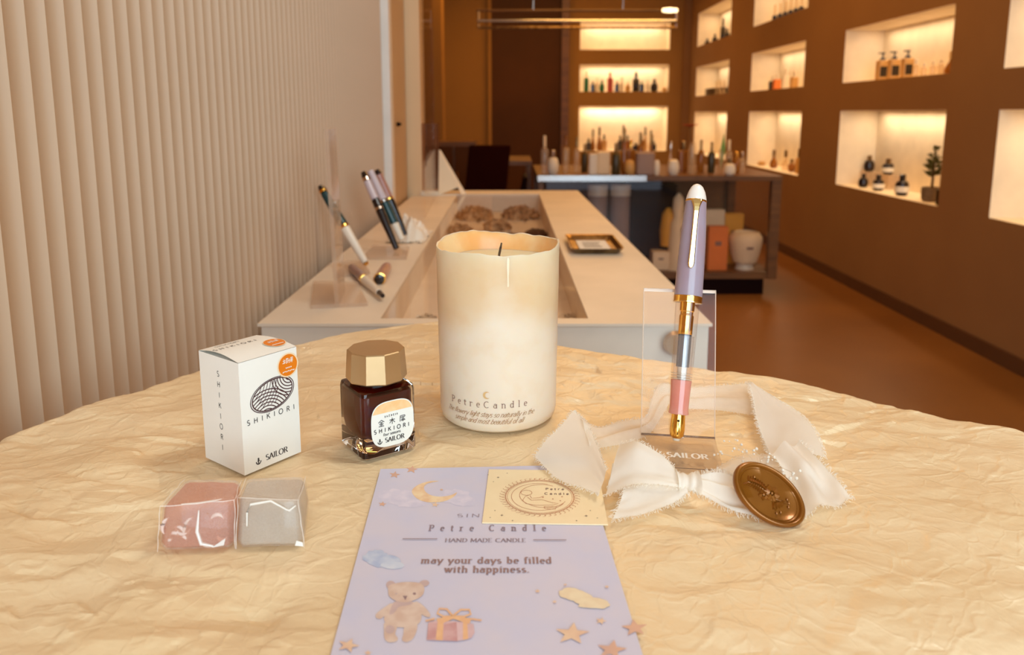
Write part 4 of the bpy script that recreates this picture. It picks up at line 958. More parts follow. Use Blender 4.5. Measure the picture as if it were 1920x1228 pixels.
pool = [cring(lambda a: .0345+.0012*math.sin(4*a), lambda a: .1063), cring(lambda a: .029, lambda a: .1052), cring(lambda a: .016, lambda a: .1050), cring(lambda a: .004, lambda a: .1056), cring(lambda a: .0008, lambda a: .1060)]
obj('wax_pool', MB().rings(pool, cc), mat('pool_wax', RGB(250,226,186), .25, sss=.5, sssr=(.008,), col2=RGB(246,214,170), scale=40), cd, smooth=True, angle=80)
obj('wick', MB().tube([cc+Vector((.0005,0,.105)), cc+Vector((.0008,0,.1085)), cc+Vector((.0016,0,.1125)), cc+Vector((.0024,0,.1165))], [.0007,.0008,.0008,.0005], 8), 'wick', cd, smooth=True)
# drip down the front
obj('wax_drip', MB().lathe([(.0004,.004),(.0010,.006),(.0009,.012),(.0013,.022),(.0008,.024)], cc+Vector((.0067,-.0386,.0905)), n=10), mat('pale_wax_drip', RGB(250,228,192), .4), cd, smooth=True)
def cyl(z0, r=.0393):
    def fn(u, v):
        zz = z0+v; rr_ = .0388+.0014*max(0,(zz-.0075))/.108+.00025
        a = -PI/2 + u/rr_; return cc + Vector((rr_*math.cos(a), rr_*math.sin(a), zz))
    return fn
uc = -.0088
mb = MB(); text(mb, 'PetreCandle', lambda u, v: cyl(.0186)(u+uc*.75, v), .0058, wgt=.085, thin=.05, serif=.09, gap=.42); obj('printed_name', mb, 'inkbrown', cd)
mb = MB(); pts = arc(0,0,.0024,.0024,35,325,16); ins_ = arc(.0011,0,.0019,.0019,325-12,35+12,16)
vs_ = [cyl(.0268)(p_[0]+uc*.75, p_[1]) for p_ in pts]; vi_ = [cyl(.0268)(p_[0]+uc*.75, p_[1]) for p_ in arc(.0009,0,.00185,.00185,50,310,16)]
mb.add(vs_+vi_, [(i, i+1, 18+i, 17+i) for i in range(16)]); obj('printed_moon', mb, mat('gold_print', RGB(222,178,120), .4), cd)
mb = MB()
text(mb, 'The flowery light stays so naturally in the', lambda u, v: cyl(.0125)(u+uc*.72, v), .0047, wgt=.07, thin=.045, gap=-.045, slant=.5, xs=.9)
text(mb, 'simple and most beautiful of all', lambda u, v: cyl(.0080)(u+uc*.75, v), .0047, wgt=.07, thin=.045, gap=-.045, slant=.5, xs=.9)
obj('printed_script', mb, mat('sepia_print', RGB(168,122,84), .5), cd)

# ================================================================== WHITE CARTON (left)
near = P(459, 893); rt = P(569, 853); lf = P(373, 863)
ang = math.radians(50.5)
ur = Vector((math.cos(ang), math.sin(ang), 0)); ul = Vector((-math.sin(ang), math.cos(ang), 0))
ur_len = .0362; ul_len = .0385
# follow the measured corners
ur = (rt-near).normalized(); ul = (lf-near).normalized()
bis = (ur+ul).normalized(); pr_ = Vector((bis.y, -bis.x, 0)); ur = (bis+pr_).normalized(); ul = (bis-pr_).normalized()
SB = .0385; HB = .0655
bxo = thing('ink_carton', 'white square carton with woven oval emblem and orange stickers', 'box', near+(ur+ul)*SB/2)
c4 = [near, near+ur*SB, near+(ur+ul)*SB, near+ul*SB]; zb_ = Vector((0,0,.0004)); zh = Vector((0,0,HB))
mb = MB()
for i in range(4): mb.poly([c4[i]+zb_, c4[(i+1)%4]+zb_, c4[(i+1)%4]+zh, c4[i]+zh])
mb.poly([q+zb_ for q in c4])
mb.poly([q+Vector((0,0,HB-.0012)) for q in c4])
obj('carton_body', mb, 'box', bxo)
# lid flap bulging over the left face
def lid(u, v):
    q = near + ur*SB*v + ul*SB*u
    return q + Vector((0,0,HB+.0002+.0022*math.sin(PI*u)*(1-.25*v)))
mb = MB().grid(lid, 14, 6)
obj('lid_flap', mb, 'box', bxo, smooth=True, angle=60)
# print on the right face
fr = lambda u, v: near + ur*u + Vector((0,0,v)) + (-ul)*.00012
mb = MB(); text(mb, 'SHIKIORI', lambda u, v: fr(u+SB*.5, v+.0285), .0042, wgt=.10, gap=.55); obj('printed_name', mb, 'ink', bxo)
mb = MB(); text(mb, 'SAILOR', lambda u, v: fr(u+SB*.56, v+.0042), .0046, wgt=.14, thin=.05, serif=.06, gap=.03)
strokes_mesh(mb, [[(a*.0042, b_*.0046) for a, b_ in s_] for s_ in ANCHOR], lambda u, v: fr(u+SB*.24, v+.0038), .0006)
obj('printed_maker', mb, 'ink', bxo)
mb = MB(); ex, ez, ra, rb_ = SB*.54, .0418, .0148, .0092; ti = math.radians(10)
el = lambda s_: [((ra*s_)*math.cos(t_)*math.cos(ti)-(rb_*s_)*math.sin(t_)*math.sin(ti), (ra*s_)*math.cos(t_)*math.sin(ti)+(rb_*s_)*math.sin(t_)*math.cos(ti)) for t_ in [2*PI*i/48 for i in range(49)]]
off = lambda u, v: fr(u+ex, v+ez)
strokes_mesh(mb, [el(1.0)], off, .0005); strokes_mesh(mb, [el(.92)], off, .0007)
def inell(x_, y_, s_=.90):
    a_ = x_*math.cos(ti)+y_*math.sin(ti); b2 = -x_*math.sin(ti)+y_*math.cos(ti); return (a_/(ra*s_))**2+(b2/(rb_*s_))**2 < 1
def clipped(cx_, cy_, r_, wd_, reg=None):
    run = []; 
    for i in range(241):
        t_ = 2*PI*i/240; x_, y_ = cx_+r_*math.cos(t_), cy_+r_*math.sin(t_)
        if inell(x_, y_) and (reg is None or reg(x_, y_)): run.append((x_, y_))
        else:
            if len(run) > 2: strokes_mesh(mb, [run], off, wd_)
            run = []
    if len(run) > 2: strokes_mesh(mb, [run], off, wd_)
for k in range(8): clipped(-.004, -.014, .0045+.0019*k, .0006)
for k in range(6): clipped(.012, .0085, .003+.0018*k, .0006)
for k in range(10): clipped(-.022, .012, .012+.0019*k, .0004, lambda x_, y_: y_ > -.006+0*x_ and x_ < .004)
obj('woven_emblem', mb, mat('maroon_print', RGB(78,42,42), .5), bxo)
def sticker(name, fn, cu, cv, rx, ry):
    a_ = MB().poly([fn(cu+rx*1.1*math.cos(2*PI*i/40), cv+ry*1.1*math.sin(2*PI*i/40)) for i in range(40)]); r0_ = obj(name, a_, 'stickrim', bxo)
    return r0_
stf = lambda h_: (lambda u, v: near + ur*u + Vector((0,0,v)) - ul*h_)
cu, cv, sr = SB*.83, .0562, .0066
s1_ = sticker('round_sticker', stf(.00018), cu, cv, sr, sr); s1_['label'] = 'orange round sticker on the front'
obj('sticker_face', MB().poly([stf(.00026)(cu+sr*.97*math.cos(2*PI*i/40), cv+sr*.97*math.sin(2*PI*i/40)) for i in range(40)]), 'orange', s1_)
mb = MB()
KJ1 = [[(-.9,.9),(-.9,-.2)],[(-1.2,.5),(-.6,.5)],[(-1.3,-.1),(-.6,.1)],[(-.4,.9),(-.4,-.3)],[(-.1,.8),(-.1,-.2)],[(-.4,.9),(.1,.9)],[(.3,.8),(.3,-.3)],[(.1,.3),(.6,.3)],[(.7,.9),(1.3,.9)],[(.9,.6),(1.3,.6)],[(.8,.9),(.7,-.2)],[(1.0,.5),(1.0,-.3)],[(.8,.2),(1.3,.2)]]
strokes_mesh(mb, [[(a*.0028, b_*.0024+.0012) for a, b_ in s_] for s_ in KJ1], lambda u, v: stf(.00034)(cu+u, cv+v+.0006), .00042)
strokes_mesh(mb, [[(-.0016+.0011*k, -.0016), (-.0009+.0011*k, -.0014)] for k in range(4)], lambda u, v: stf(.00034)(cu+u, cv+v), .0007)
strokes_mesh(mb, [[(-.0038+.0012*k, -.0040+.0004*(k%2)), (-.0030+.0012*k, -.0034)] for k in range(7)], lambda u, v: stf(.00034)(cu+u, cv+v), .0006)
obj('sticker_print', mb, 'white', s1_)
def lidp(u, v, h_=.0): # u along ur (0..SB), v along ul
    q = lid(v/SB, u/SB); return q + Vector((0,0,h_))
cu2, cv2, sr2 = SB*.83, SB*.30, .0066
s2_ = obj('round_sticker', MB().poly([lidp(cu2+sr2*math.cos(2*PI*i/40), cv2+sr2*math.sin(2*PI*i/40), .0005) for i in range(40)]), 'stickrim', bxo, label='orange round sticker on the lid')
obj('sticker_face', MB().poly([lidp(cu2+sr2*.92*math.cos(2*PI*i/40), cv2+sr2*.92*math.sin(2*PI*i/40), .0006) for i in range(40)]), 'orange', s2_)
mb = MB(); strokes_mesh(mb, [[(a*.0028, b_*.0024) for a, b_ in s_] for s_ in KJ1], lambda u, v: lidp(cu2+u, cv2+v+.0008, .0007), .00042); strokes_mesh(mb, [[(-.004,-.0034),(.004,-.0034)]], lambda u, v: lidp(cu2+u, cv2+v, .0007), .0008)
obj('sticker_print', mb, 'white', s2_)
mb = MB(); text(mb, 'SHIKIORI', lambda u, v: lidp(SB*.38+u, SB*.60+v, .0003), .0042, wgt=.1, gap=.4); text(mb, 'SHIKIORI', lambda u, v: lidp(SB*.38+u, SB*.82+v, .0003), .0030, wgt=.12, gap=.2)
obj('lid_print', mb, 'ink', bxo)
mb = MB(); fl_ = lambda u, v: near + ul*(SB*.52) - ul*u + Vector((0,0,v)) - ur*.00012
text(mb, 'SHIKIORI', lambda u, v: fl_(u, v+.0540), .0044, wgt=.085, mode='v', vgap=1.42); obj('side_print', mb, 'ink', bxo)

# ================================================================== INK BOTTLE
nb_ = P(683, 868); rb2 = P(790, 846); lb2 = P(632, 838)
ur2 = (rb2-nb_).normalized(); ul2 = (lb2-nb_).normalized(); bis = (ur2+ul2).normalized(); pr_ = Vector((bis.y,-bis.x,0)); ur2 = (bis+pr_).normalized(); ul2 = (bis-pr_).normalized()
SI = .0345; cI = nb_+(ur2+ul2)*SI/2; RI = Matrix((ur2, ul2, Vector((0,0,1)))).transposed()
ib = thing('ink_bottle', 'square glass bottle of dark red ink with faceted gold cap', 'bottle', cI)
HI = .0415
def sq(s_, z, r_=.003): return [RI @ q for q in rr(s_, s_, r_, z, 4)]
gl = mat('bottle_glass', RGB(255,250,245), .0, trans=1, ior=1.46, spec=.5)
gl.node_tree.nodes['Principled BSDF'].inputs['Roughness'].default_value = 0
obj('glass_body', MB().rings([sq(SI*.94,.0005), sq(SI,.0015), sq(SI,.038), sq(SI*.97,.0405,.003), sq(SI*.8,HI,.005), sq(SI*.7,HI,.006)], cI), gl, ib, smooth=True, angle=40)
obj('ink_volume', MB().rings([sq(SI*.55,.0095,.006), sq(SI*.78,.0125,.005), sq(SI*.86,.018,.004), sq(SI*.88,.0365,.003), sq(SI*.86,.0375,.003)], cI), 'inkred', ib, smooth=True, angle=50)
n8 = 10
obj('neck', MB().lathe([(.0125,HI),(.0125,HI+.003)], cI, n=24), 'bottleblack', ib, smooth=True)
obj('cap', MB().lathe([(.0176,HI+.0022),(.0182,HI+.0030),(.0170,HI+.0198),(.0164,HI+.0204)], cI, n=n8, off=math.radians(9)), 'champ', ib)
# label on the front-right face
lfz = lambda h_: (lambda u, v: nb_ + ur2*(SI*.52) + ur2*u + Vector((0,0,v)) - ul2*h_)
def superell(cu, cv, a_, b_, n_=3.2, k=48): return [(cu+a_*math.copysign(abs(math.cos(t_))**(2/n_), math.cos(t_)), cv+b_*math.copysign(abs(math.sin(t_))**(2/n_), math.sin(t_))) for t_ in [2*PI*i/k for i in range(k)]]
LA, LB_, LC = .0138, .0152, .0212
lb0 = obj('front_label', MB().poly([lfz(.00015)(*q) for q in superell(.0008, LC-.0010, LA, LB_*.92)]), 'label', ib)
tp = [q for q in superell(.0008, LC-.0010, LA*.965, LB_*.88) if q[1] > LC+.0062]
tp = sorted(tp, key=lambda q: math.atan2(q[1]-(LC+.0060), q[0]-.0008)); xl_ = min(q[0] for q in tp); xr_ = max(q[0] for q in tp)
tp = [(xr_, LC+.0062)] + tp + [(xl_, LC+.0062)]
obj('label_band', MB().poly([lfz(.00022)(*q) for q in tp]), 'labelpeach', lb0)
mb = MB(); lp = lfz(.0003)
HIRA = [[(-4.2,.3),(-3.6,.3)],[(-3.9,.7),(-3.9,-.4)],[(-4.2,-.3),(-3.6,-.3)],[(-2.7,.6),(-2.9,-.3),(-2.5,.3),(-2.3,-.3)],[(-1.6,.5),(-1.0,.5)],[(-1.3,.8),(-1.5,-.3),(-1.0,-.3)],[(-.1,.6),(-.1,-.4)],[(.2,.6),(.2,-.2)],[(1.0,.4),(1.6,.6)],[(1.3,.8),(1.1,-.3),(1.7,-.2)],[(2.3,.6),(2.8,.3),(2.3,-.2)],[(3.5,.7),(3.6,-.3)],[(3.3,.3),(3.9,.3)]]
strokes_mesh(mb, [[(a*.00105, b_*.0012) for a, b_ in s_] for s_ in HIRA], lambda u, v: lp(u, v+LC+.0037), .0003)
KIN = [[(0,1),(-1,.3)],[(0,1),(1,.3)],[(-.5,.3),(.5,.3)],[(-.7,-.2),(.7,-.2)],[(0,.3),(0,-.9)],[(-.4,-.4),(-.3,-.7)],[(.4,-.4),(.3,-.7)],[(-.9,-.95),(.9,-.95)]]
MOKU = [[(-.9,.4),(.9,.4)],[(0,1),(0,-1)],[(0,.4),(-.9,-.6)],[(0,.4),(.9,-.6)]]
SEI = [[(-.8,.95),(.8,.95)],[(-.8,.95),(-.9,-.9)],[(-.8,.5),(.8,.5)],[(.8,.95),(.8,.5)],[(-.4,.2),(-.2,0)],[(.1,.35),(.1,-.1)],[(.5,.2),(.3,0)],[(-.5,-.3),(.8,-.3)],[(-.6,-.6),(.9,-.6)],[(.1,-.1),(.1,-1)]]
for dx, G_ in ((-.0066, KIN), (0.0004, MOKU), (.0072, SEI)):
    strokes_mesh(mb, [[(a*.0019+dx, b_*.0019) for a, b_ in s_] for s_ in G_], lambda u, v: lp(u, v+LC+.0003), .0004)
text(mb, 'SHIKIORI', lambda u, v: lp(u, v+LC-.0054), .0034, wgt=.13, gap=.42)
text(mb, 'four seasons', lambda u, v: lp(u, v+LC-.0079), .0023, wgt=.12, gap=0.0, slant=.2)
obj('label_print', mb, 'ink', lb0)
mb = MB(); text(mb, 'SAILOR', lambda u, v: lp(u+.0018, v+LC-.0120), .0038, wgt=.16, thin=.06, serif=.06, gap=.04)
strokes_mesh(mb, [[(a*.0036, b_*.0038) for a, b_ in s_] for s_ in ANCHOR], lambda u, v: lp(u-.0078, v+LC-.0122), .0005)
obj('maker_print', mb, 'ink', lb0)

# ================================================================== WRAPPED CUBES (front left)
def cube_piece(name, label, corners_bot, corners_top, zt_, m, inner):
    bot = [P(x_, y_, .0006) for x_, y_ in corners_bot]; top = [P(x_, y_, zt_) for x_, y_ in corners_top]
    c_ = sum(bot, Vector())/4; t = thing(name, label, 'soap', c_)
    n_ = 5
    def edge_ring(cs, s_=1.0, dz=0):
        cm = sum(cs, Vector())/4; out = []
        for i in range(4):
            for k in range(n_):
                f = .08+.84*k/(n_-1); q = cs[i].lerp(cs[(i+1)%4], f)
                j = .0004*noise.noise(q*140); out.append(cm+(q-cm)*(s_+j*10)+Vector((0,0,dz+j)))
        return out
    inn = MB().rings([edge_ring(bot,.94,.0010), edge_ring(bot,.97,.0022), edge_ring([b_.lerp(a_, .5) for a_, b_ in zip(top, bot)],.97), edge_ring(top,.96,-.0022), edge_ring(top,.91,-.0010)])
    obj('block', inn, m, t, smooth=True, angle=50)
    fr_ = MB().rings([edge_ring(bot,.97,.0004), edge_ring(bot,1.0,.002), edge_ring([b_.lerp(a_, .5) for a_, b_ in zip(top, bot)],1.0), edge_ring(top,1.0,-.0012), edge_ring(top,.95,0)])
    obj('film_wrap', fr_, 'film', t, smooth=True, angle=30)
    # crimped folds and swirls
    mb = MB()
    for (a_, b_) in ((bot[0],top[0]),(bot[1],top[1]),(top[0],top[1]),(top[1],top[2]),(top[3],top[0])):
        pts_ = [a_.lerp(b_, k/6)+Vector((noise.noise(a_*90+Vector((k,0,0)))*.0007,-.0003,noise.noise(b_*90+Vector((k,3,0)))*.0006)) for k in range(7)]
        mb.tube(pts_, [.00012,.0002,.00015,.00025,.00015,.0002,.0001], 6)
    obj('film_crease', mb, clear('film_crease', (1,1,1,1), .7, .15, milky=.4, milkcol=RGB(255,244,232)), t, smooth=True)
    return t, bot, top
t, bt_, tp_ = cube_piece('pink_cube_soap', 'pink translucent cube in clear film, left of the pair', [(297,1034),(441,1029),(452,935),(345,944)], [(301,949),(440,937),(452,900),(347,898)], .0215, 'pinkgel', None)
mb = MB(); fo = bt_[0].lerp(bt_[1], .5)
def front(u, v, h_=0.0012): # point on the front face of the pink cube
    a_ = bt_[0].lerp(bt_[1], u); b_ = tp_[0].lerp(tp_[1], u); return a_.lerp(b_, v)+Vector((0,h_,0))
for k, (cu_, cv_, s_, a0_) in enumerate(((.3,.55,.22,200),(.75,.5,.2,30),(.82,.3,.14,200),(.12,.5,.2,100),(.18,.25,.12,20),(.22,.30,.2,-10),(.45,.4,.28,100),(.15,.15,.08,60),(.66,.35,.3,170),(.3,.18,.1,0))):
    pts_ = [front(cu_+s_*.5*math.cos(math.radians(a0_+i*16)), max(.03, cv_+s_*math.sin(math.radians(a0_+i*16)))) for i in range(9)]
    mb.tube(pts_, [.0003,.0006,.0009,.001,.0011,.001,.0008,.0005,.0002], 6)
obj('white_swirl', mb, mat('milky_swirl', RGB(238,206,192), .4), t, smooth=True)
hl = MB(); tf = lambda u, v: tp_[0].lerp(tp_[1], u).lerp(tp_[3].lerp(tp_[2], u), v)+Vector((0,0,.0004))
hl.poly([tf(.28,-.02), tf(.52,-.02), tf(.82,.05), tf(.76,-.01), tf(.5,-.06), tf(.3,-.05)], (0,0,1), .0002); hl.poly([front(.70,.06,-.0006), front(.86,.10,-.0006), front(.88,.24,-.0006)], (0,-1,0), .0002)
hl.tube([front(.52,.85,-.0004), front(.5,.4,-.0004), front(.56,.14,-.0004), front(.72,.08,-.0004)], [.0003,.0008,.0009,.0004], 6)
obj('film_highlight_strip', hl, clear('painted_film_highlight', (1,1,1,1), .8, .1, milky=.6, milkcol=RGB(255,248,240)), t, smooth=True)  # milky white strips paint the highlights on the film
mb = MB()
for k in range(22):
    q = tp_[0].lerp(tp_[1], random.random()).lerp(tp_[3].lerp(tp_[2], random.random()), random.random()*.9)+Vector((0,0,-.0012))
    if k % 2: q = front(.1+.8*random.random(), .1+.8*random.random(), .0006)
    mb.lathe([(.0001,-.0002),(.0003,0),(.0001,.0002)], q, n=6)
obj('glitter_flake', mb, 'goldb', t, kind='stuff')
t2, bt2, tp2 = cube_piece('clear_cube_soap', 'colourless frosted cube in clear film, right of the pair', [(443,1029),(571,1026),(580,938),(462,930)], [(446,932),(560,938),(574,893),(462,897)], .0215, 'cleargel', None)
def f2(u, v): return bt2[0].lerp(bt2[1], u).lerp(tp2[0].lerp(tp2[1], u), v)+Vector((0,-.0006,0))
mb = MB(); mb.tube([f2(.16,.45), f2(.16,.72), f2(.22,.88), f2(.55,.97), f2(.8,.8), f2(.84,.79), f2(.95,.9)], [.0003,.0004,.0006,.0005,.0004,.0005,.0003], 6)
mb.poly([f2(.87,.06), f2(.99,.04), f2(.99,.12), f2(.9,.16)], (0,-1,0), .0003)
obj('film_highlight_strip', mb, clear('painted_film_highlight', (1,1,1,1), .8, .1, milky=.75, milkcol=RGB(255,250,240)), t2, smooth=True)  # highlights of the clear cube's film, painted as white strips

# ================================================================== LAVENDER CARD
a_ = math.radians(2.6); cu_ = Vector((math.cos(a_), math.sin(a_), 0)); cv_ = Vector((-math.sin(a_), math.cos(a_), 0))
cc0 = Vector((-.0118, .3115, 0)); CW, CL = .1165, .208
# rotated so that its far end leans to the left, as measured
cu_ = Vector((math.cos(a_), math.sin(a_), 0)); cv_ = Vector((-math.sin(a_), math.cos(a_), 0))
card = thing('greeting_card', 'long lavender greeting card printed with bear, moon and stars', 'card', cc0)
cor = [cc0+cu_*sx_*CW/2+cv_*sy_*CL/2 for sx_, sy_ in ((-1,-1),(1,-1),(1,1),(-1,1))]
obj('card_sheet', MB().poly([q-Vector((0,0,.0002)) for q in cor], (0,0,1), .0006), 'card', card)
ZCD = .0004
lay = [0]
def onc(px, py): return P(px, py, ZCD + .00003 + lay[0]*.000012)
def shape(pts, m, name='printed_shape', parent=card, smoothn=3):
    lay[0] += 1
    if smoothn:
        n_ = len(pts); out = []
        for i in range(n_):
            p0, p1, p2, p3 = [Vector(pts[(i+k-1) % n_]) for k in range(4)]
            for s_ in range(smoothn):
                t_ = s_/smoothn; out.append(.5*((2*p1)+(-p0+p2)*t_+(2*p0-5*p1+4*p2-p3)*t_*t_+(-p0+3*p1-3*p2+p3)*t_**3))
        pts = [(q.x, q.y) for q in out]
    mb = MB(); v3 = [onc(x_, y_) for x_, y_ in pts]; mb.poly(v3)
    return obj(name, mb, m, parent)
def ell(cx, cy, rx, ry, k=20, rot=0, wob=0): 
    o_ = []
    for i in range(k):
        t_ = 2*PI*i/k; r_ = 1+wob*noise.noise(Vector((cx+3*math.cos(t_), cy+3*math.sin(t_), 1)))
        x_, y_ = rx*r_*math.cos(t_), ry*r_*math.sin(t_); o_.append((cx+x_*math.cos(rot)-y_*math.sin(rot), cy+x_*math.sin(rot)+y_*math.cos(rot)))
    return o_
def wc(name, a, b, al=1.0, sc_=160):
    """watercolour print: two pigments mixing softly and thinning into the card"""
    k = .74*al+.06; cd_ = RGB(212, 206, 218)
    a, b = [tuple(x*k+y*(1-k) for x, y in zip(c[:3], cd_[:3]))+(1,) for c in (a, b)]
    m = mat(name, a, .75, spec=.1, col2=b, scale=sc_, det=3, lo=.38, hi=.62)
    return m
W = {'bear': wc('bear_tan', RGB(226,192,160), RGB(212,168,130), .92), 'beard': wc('bear_brown', RGB(204,152,118), RGB(190,138,104), .7), 'cloudw': wc('cloud_lilac', RGB(226,212,222), RGB(206,196,212), .75),
     'cloudb': wc('cloud_blue', RGB(160,176,206), RGB(196,204,218), .85), 'cloudy': wc('cloud_yellow', RGB(246,220,164), RGB(238,206,148), .9), 'moon': wc('moon_yellow', RGB(248,214,154), RGB(236,184,118), .95),
     'star': wc('star_orange', RGB(240,194,136), RGB(230,176,120), .9), 'stard': wc('star_deep', RGB(226,160,100), RGB(214,152,104), .9), 'gift': wc('gift_rose', RGB(198,126,110), RGB(214,156,144), .95), 'giftl': wc('gift_pale', RGB(226,180,172), RGB(214,164,156), .9),
     'rib': wc('gift_ribbon', RGB(244,182,104), RGB(236,168,90), .95), 'nose': wc('bear_nose', RGB(140,92,80), RGB(120,76,66))}
def starp(cx, cy, r, rot=0, sq_=.62): return [(cx+(r if i % 2 == 0 else r*.42)*math.cos(math.radians(rot-90+36*i)), cy+sq_*(r if i % 2 == 0 else r*.42)*math.sin(math.radians(rot-90+36*i))) for i in range(10)]
# top: clouds, moon, stars
shape(ell(745,931,32,14,24,0,.4), W['cloudw'], 'cloud_print'); shape(ell(724,929,14,9,16,0,.4), W['cloudw'], 'cloud_print'); shape(ell(768,943,34,8,20,0,.4), W['cloudw'], 'cloud_print')
shape(ell(858,930,28,12,20,.2,.4), W['cloudw'], 'cloud_print'); shape(ell(868,940,22,9,20,0,.4), W['cloudw'], 'cloud_print'); shape(ell(838,934,16,9,20,0,.4), W['cloudw'], 'cloud_print')
shape([(823,902),(806,902),(786,908),(773,918),(775,928),(788,938),(808,942),(832,940),(850,932),(857,923),(846,928),(828,931),(810,929),(798,922),(795,913),(803,906)], W['moon'], 'moon_print', smoothn=3)
for cx, cy, r, m_ in ((740,890,11,'stard'),(772,880,12,'stard'),(717,945,8,'stard'),(816,946,8,'star'),(828,918,4,'star')): shape(starp(cx, cy, r, 10), W[m_], 'star_print', smoothn=0)
# blue cloud
shape(ell(716,1050,36,13,22,.12,.3), W['cloudb'], 'cloud_print'); shape(ell(706,1040,20,9,22,0,.3), W['cloudb'], 'cloud_print'); shape(ell(736,1060,22,7,22,0,.2), wc('cloud_pale', RGB(214,218,224), RGB(196,206,220), .8), 'cloud_print')
# bear
br = [ell(733,1097,9,8,14,.3), ell(795,1094,10,6,14,-.2)]
for s_ in br: shape(s_, W['beard'], 'bear_print')
shape([(722,1166),(720,1182),(721,1197),(728,1204),(742,1203),(746,1197),(741,1188),(744,1172)], W['bear'], 'bear_print'); shape([(760,1172),(756,1190),(754,1200),(762,1204),(774,1198),(782,1180),(780,1168)], W['bear'], 'bear_print')
shape([(735,1131),(722,1138),(706,1150),(705,1158),(714,1160),(726,1150),(738,1144)], W['bear'], 'bear_print'); shape([(778,1128),(792,1134),(806,1150),(805,1157),(794,1154),(782,1142)], W['bear'], 'bear_print')
shape([(740,1128),(762,1126),(782,1132),(790,1148),(788,1166),(772,1175),(746,1176),(726,1170),(720,1158),(728,1142)], W['bear'], 'bear_print')
shape([(740,1128),(762,1126),(775,1131),(762,1135),(748,1138),(738,1150),(730,1150)], W['beard'], 'bear_print'); shape(ell(731,1180,9,8,14), W['beard'], 'bear_print')
shape([(729,1098),(745,1093),(765,1091),(786,1093),(795,1100),(794,1113),(784,1122),(762,1129),(742,1126),(730,1118),(728,1108)], W['bear'], 'bear_print')
shape(ell(777,1113,3,2.4,10), W['nose'], 'bear_eye'); shape(ell(743,1113,2.4,1.6,10), W['beard'], 'bear_eye'); shape([(755,1117),(764,1117),(760,1125)], W['nose'], 'bear_nose', smoothn=0)
# gift
shape([(804,1166),(820,1163),(868,1166),(888,1170),(890,1186),(884,1196),(858,1202),(800,1200)], W['giftl'], 'gift_print', smoothn=0); shape([(803,1168),(820,1168),(817,1200),(800,1199)], W['gift'], 'gift_print', smoothn=0); shape([(832,1170),(856,1166),(858,1202),(830,1201)], W['gift'], 'gift_print', smoothn=0)
shape([(821,1162),(832,1162),(830,1201),(817,1200)], W['rib'], 'gift_ribbon', smoothn=0); shape([(868,1165),(876,1165),(878,1198),(868,1200)], W['rib'], 'gift_ribbon', smoothn=0); shape([(818,1160),(850,1153),(884,1160),(880,1170),(850,1160),(824,1171)], W['rib'], 'gift_ribbon', smoothn=0)
lay[0] += 1; mb = MB()
bow = [[(848,1154),(838,1142),(824,1141),(820,1150),(832,1156),(848,1155)], [(850,1154),(864,1143),(880,1143),(883,1151),(870,1156),(850,1155)], [(798,1164),(815,1160)], [(880,1160),(903,1163)]]
strokes_mesh(mb, bow, lambda u, v: onc(u, v), 4, 3); obj('gift_bow', mb, W['rib'], card)
# right side clouds and stars
shape(ell(1080,1116,32,11,20,.15,.3), W['cloudy'], 'cloud_print'); shape(ell(1110,1130,34,10,20,.1,.3), W['cloudy'], 'cloud_print'); shape(ell(1072,1110,18,8,20,.1,.3), W['cloudy'], 'cloud_print')
for cx, cy, r, m_, ro in ((1073,1188,34,'star',6),(1190,1177,26,'stard',-6),(1147,1218,30,'stard',10),(1127,1164,11,'star',20),(1040,1128,5,'star',0),(1008,1108,6,'star',0),(1138,1100,5,'star',0),(1060,1096,4,'star',0),(653,1210,22,'star',20),(690,1224,8,'star',0)): shape(starp(cx, cy, r, ro), W[m_], 'star_print', smoothn=0)
# lettering on the card: card-plane text frame anchored at pixel baselines
def ctext(s, pxl, pxr, pyb, capw, wgt, thin, serif, gap, m='inkcard', slant=0, name='printed_text', par=card, z=None):
    zz = ZCD+.0003 if z is None else z
    A_ = P(pxl, pyb, zz); B_ = P(pxr, pyb, zz)
    tot = sum(GL[c][0]+gap for c in s)-gap; 
    ux_ = (B_-A_).normalized(); uy_ = Vector((-ux_.y, ux_.x, 0)); wdt = (B_-A_).length
    size = capw; xs = (wdt/size - gap*(len(s)-1))/sum(GL[c][0] for c in s)
    mb = MB(); text(mb, s, lambda u, v: (A_+B_)/2+ux_*u+uy_*v, size, wgt, thin, serif, gap, slant, 'c', xs)
    return obj(name, mb, m, par)
ctext('Petre Candle', 804, 1024, 995, .0075, .10, .045, .10, .42)
ctext('HAND MADE CANDLE', 834, 987, 1016, .0044, .11, .05, .08, .02)
ctext('SINCE', 856, 938, 969, .0040, .10, .05, .07, .3)
ctext('may your days be filled', 789, 1035, 1056, .0067, .125, .06, .08, .06, 'inkmauve')
ctext('with happiness.', 833, 993, 1073, .0067, .125, .06, .08, .06, 'inkmauve')
lay[0] += 1
for (a1, b1, y1_) in ((755,820,1010),(1000,1062,1012)): mb = MB().poly([onc(a1,y1_-.7), onc(b1,y1_-.7), onc(b1,y1_+.7), onc(a1,y1_+.7)]); obj('printed_rule', mb, 'inkcard', card)

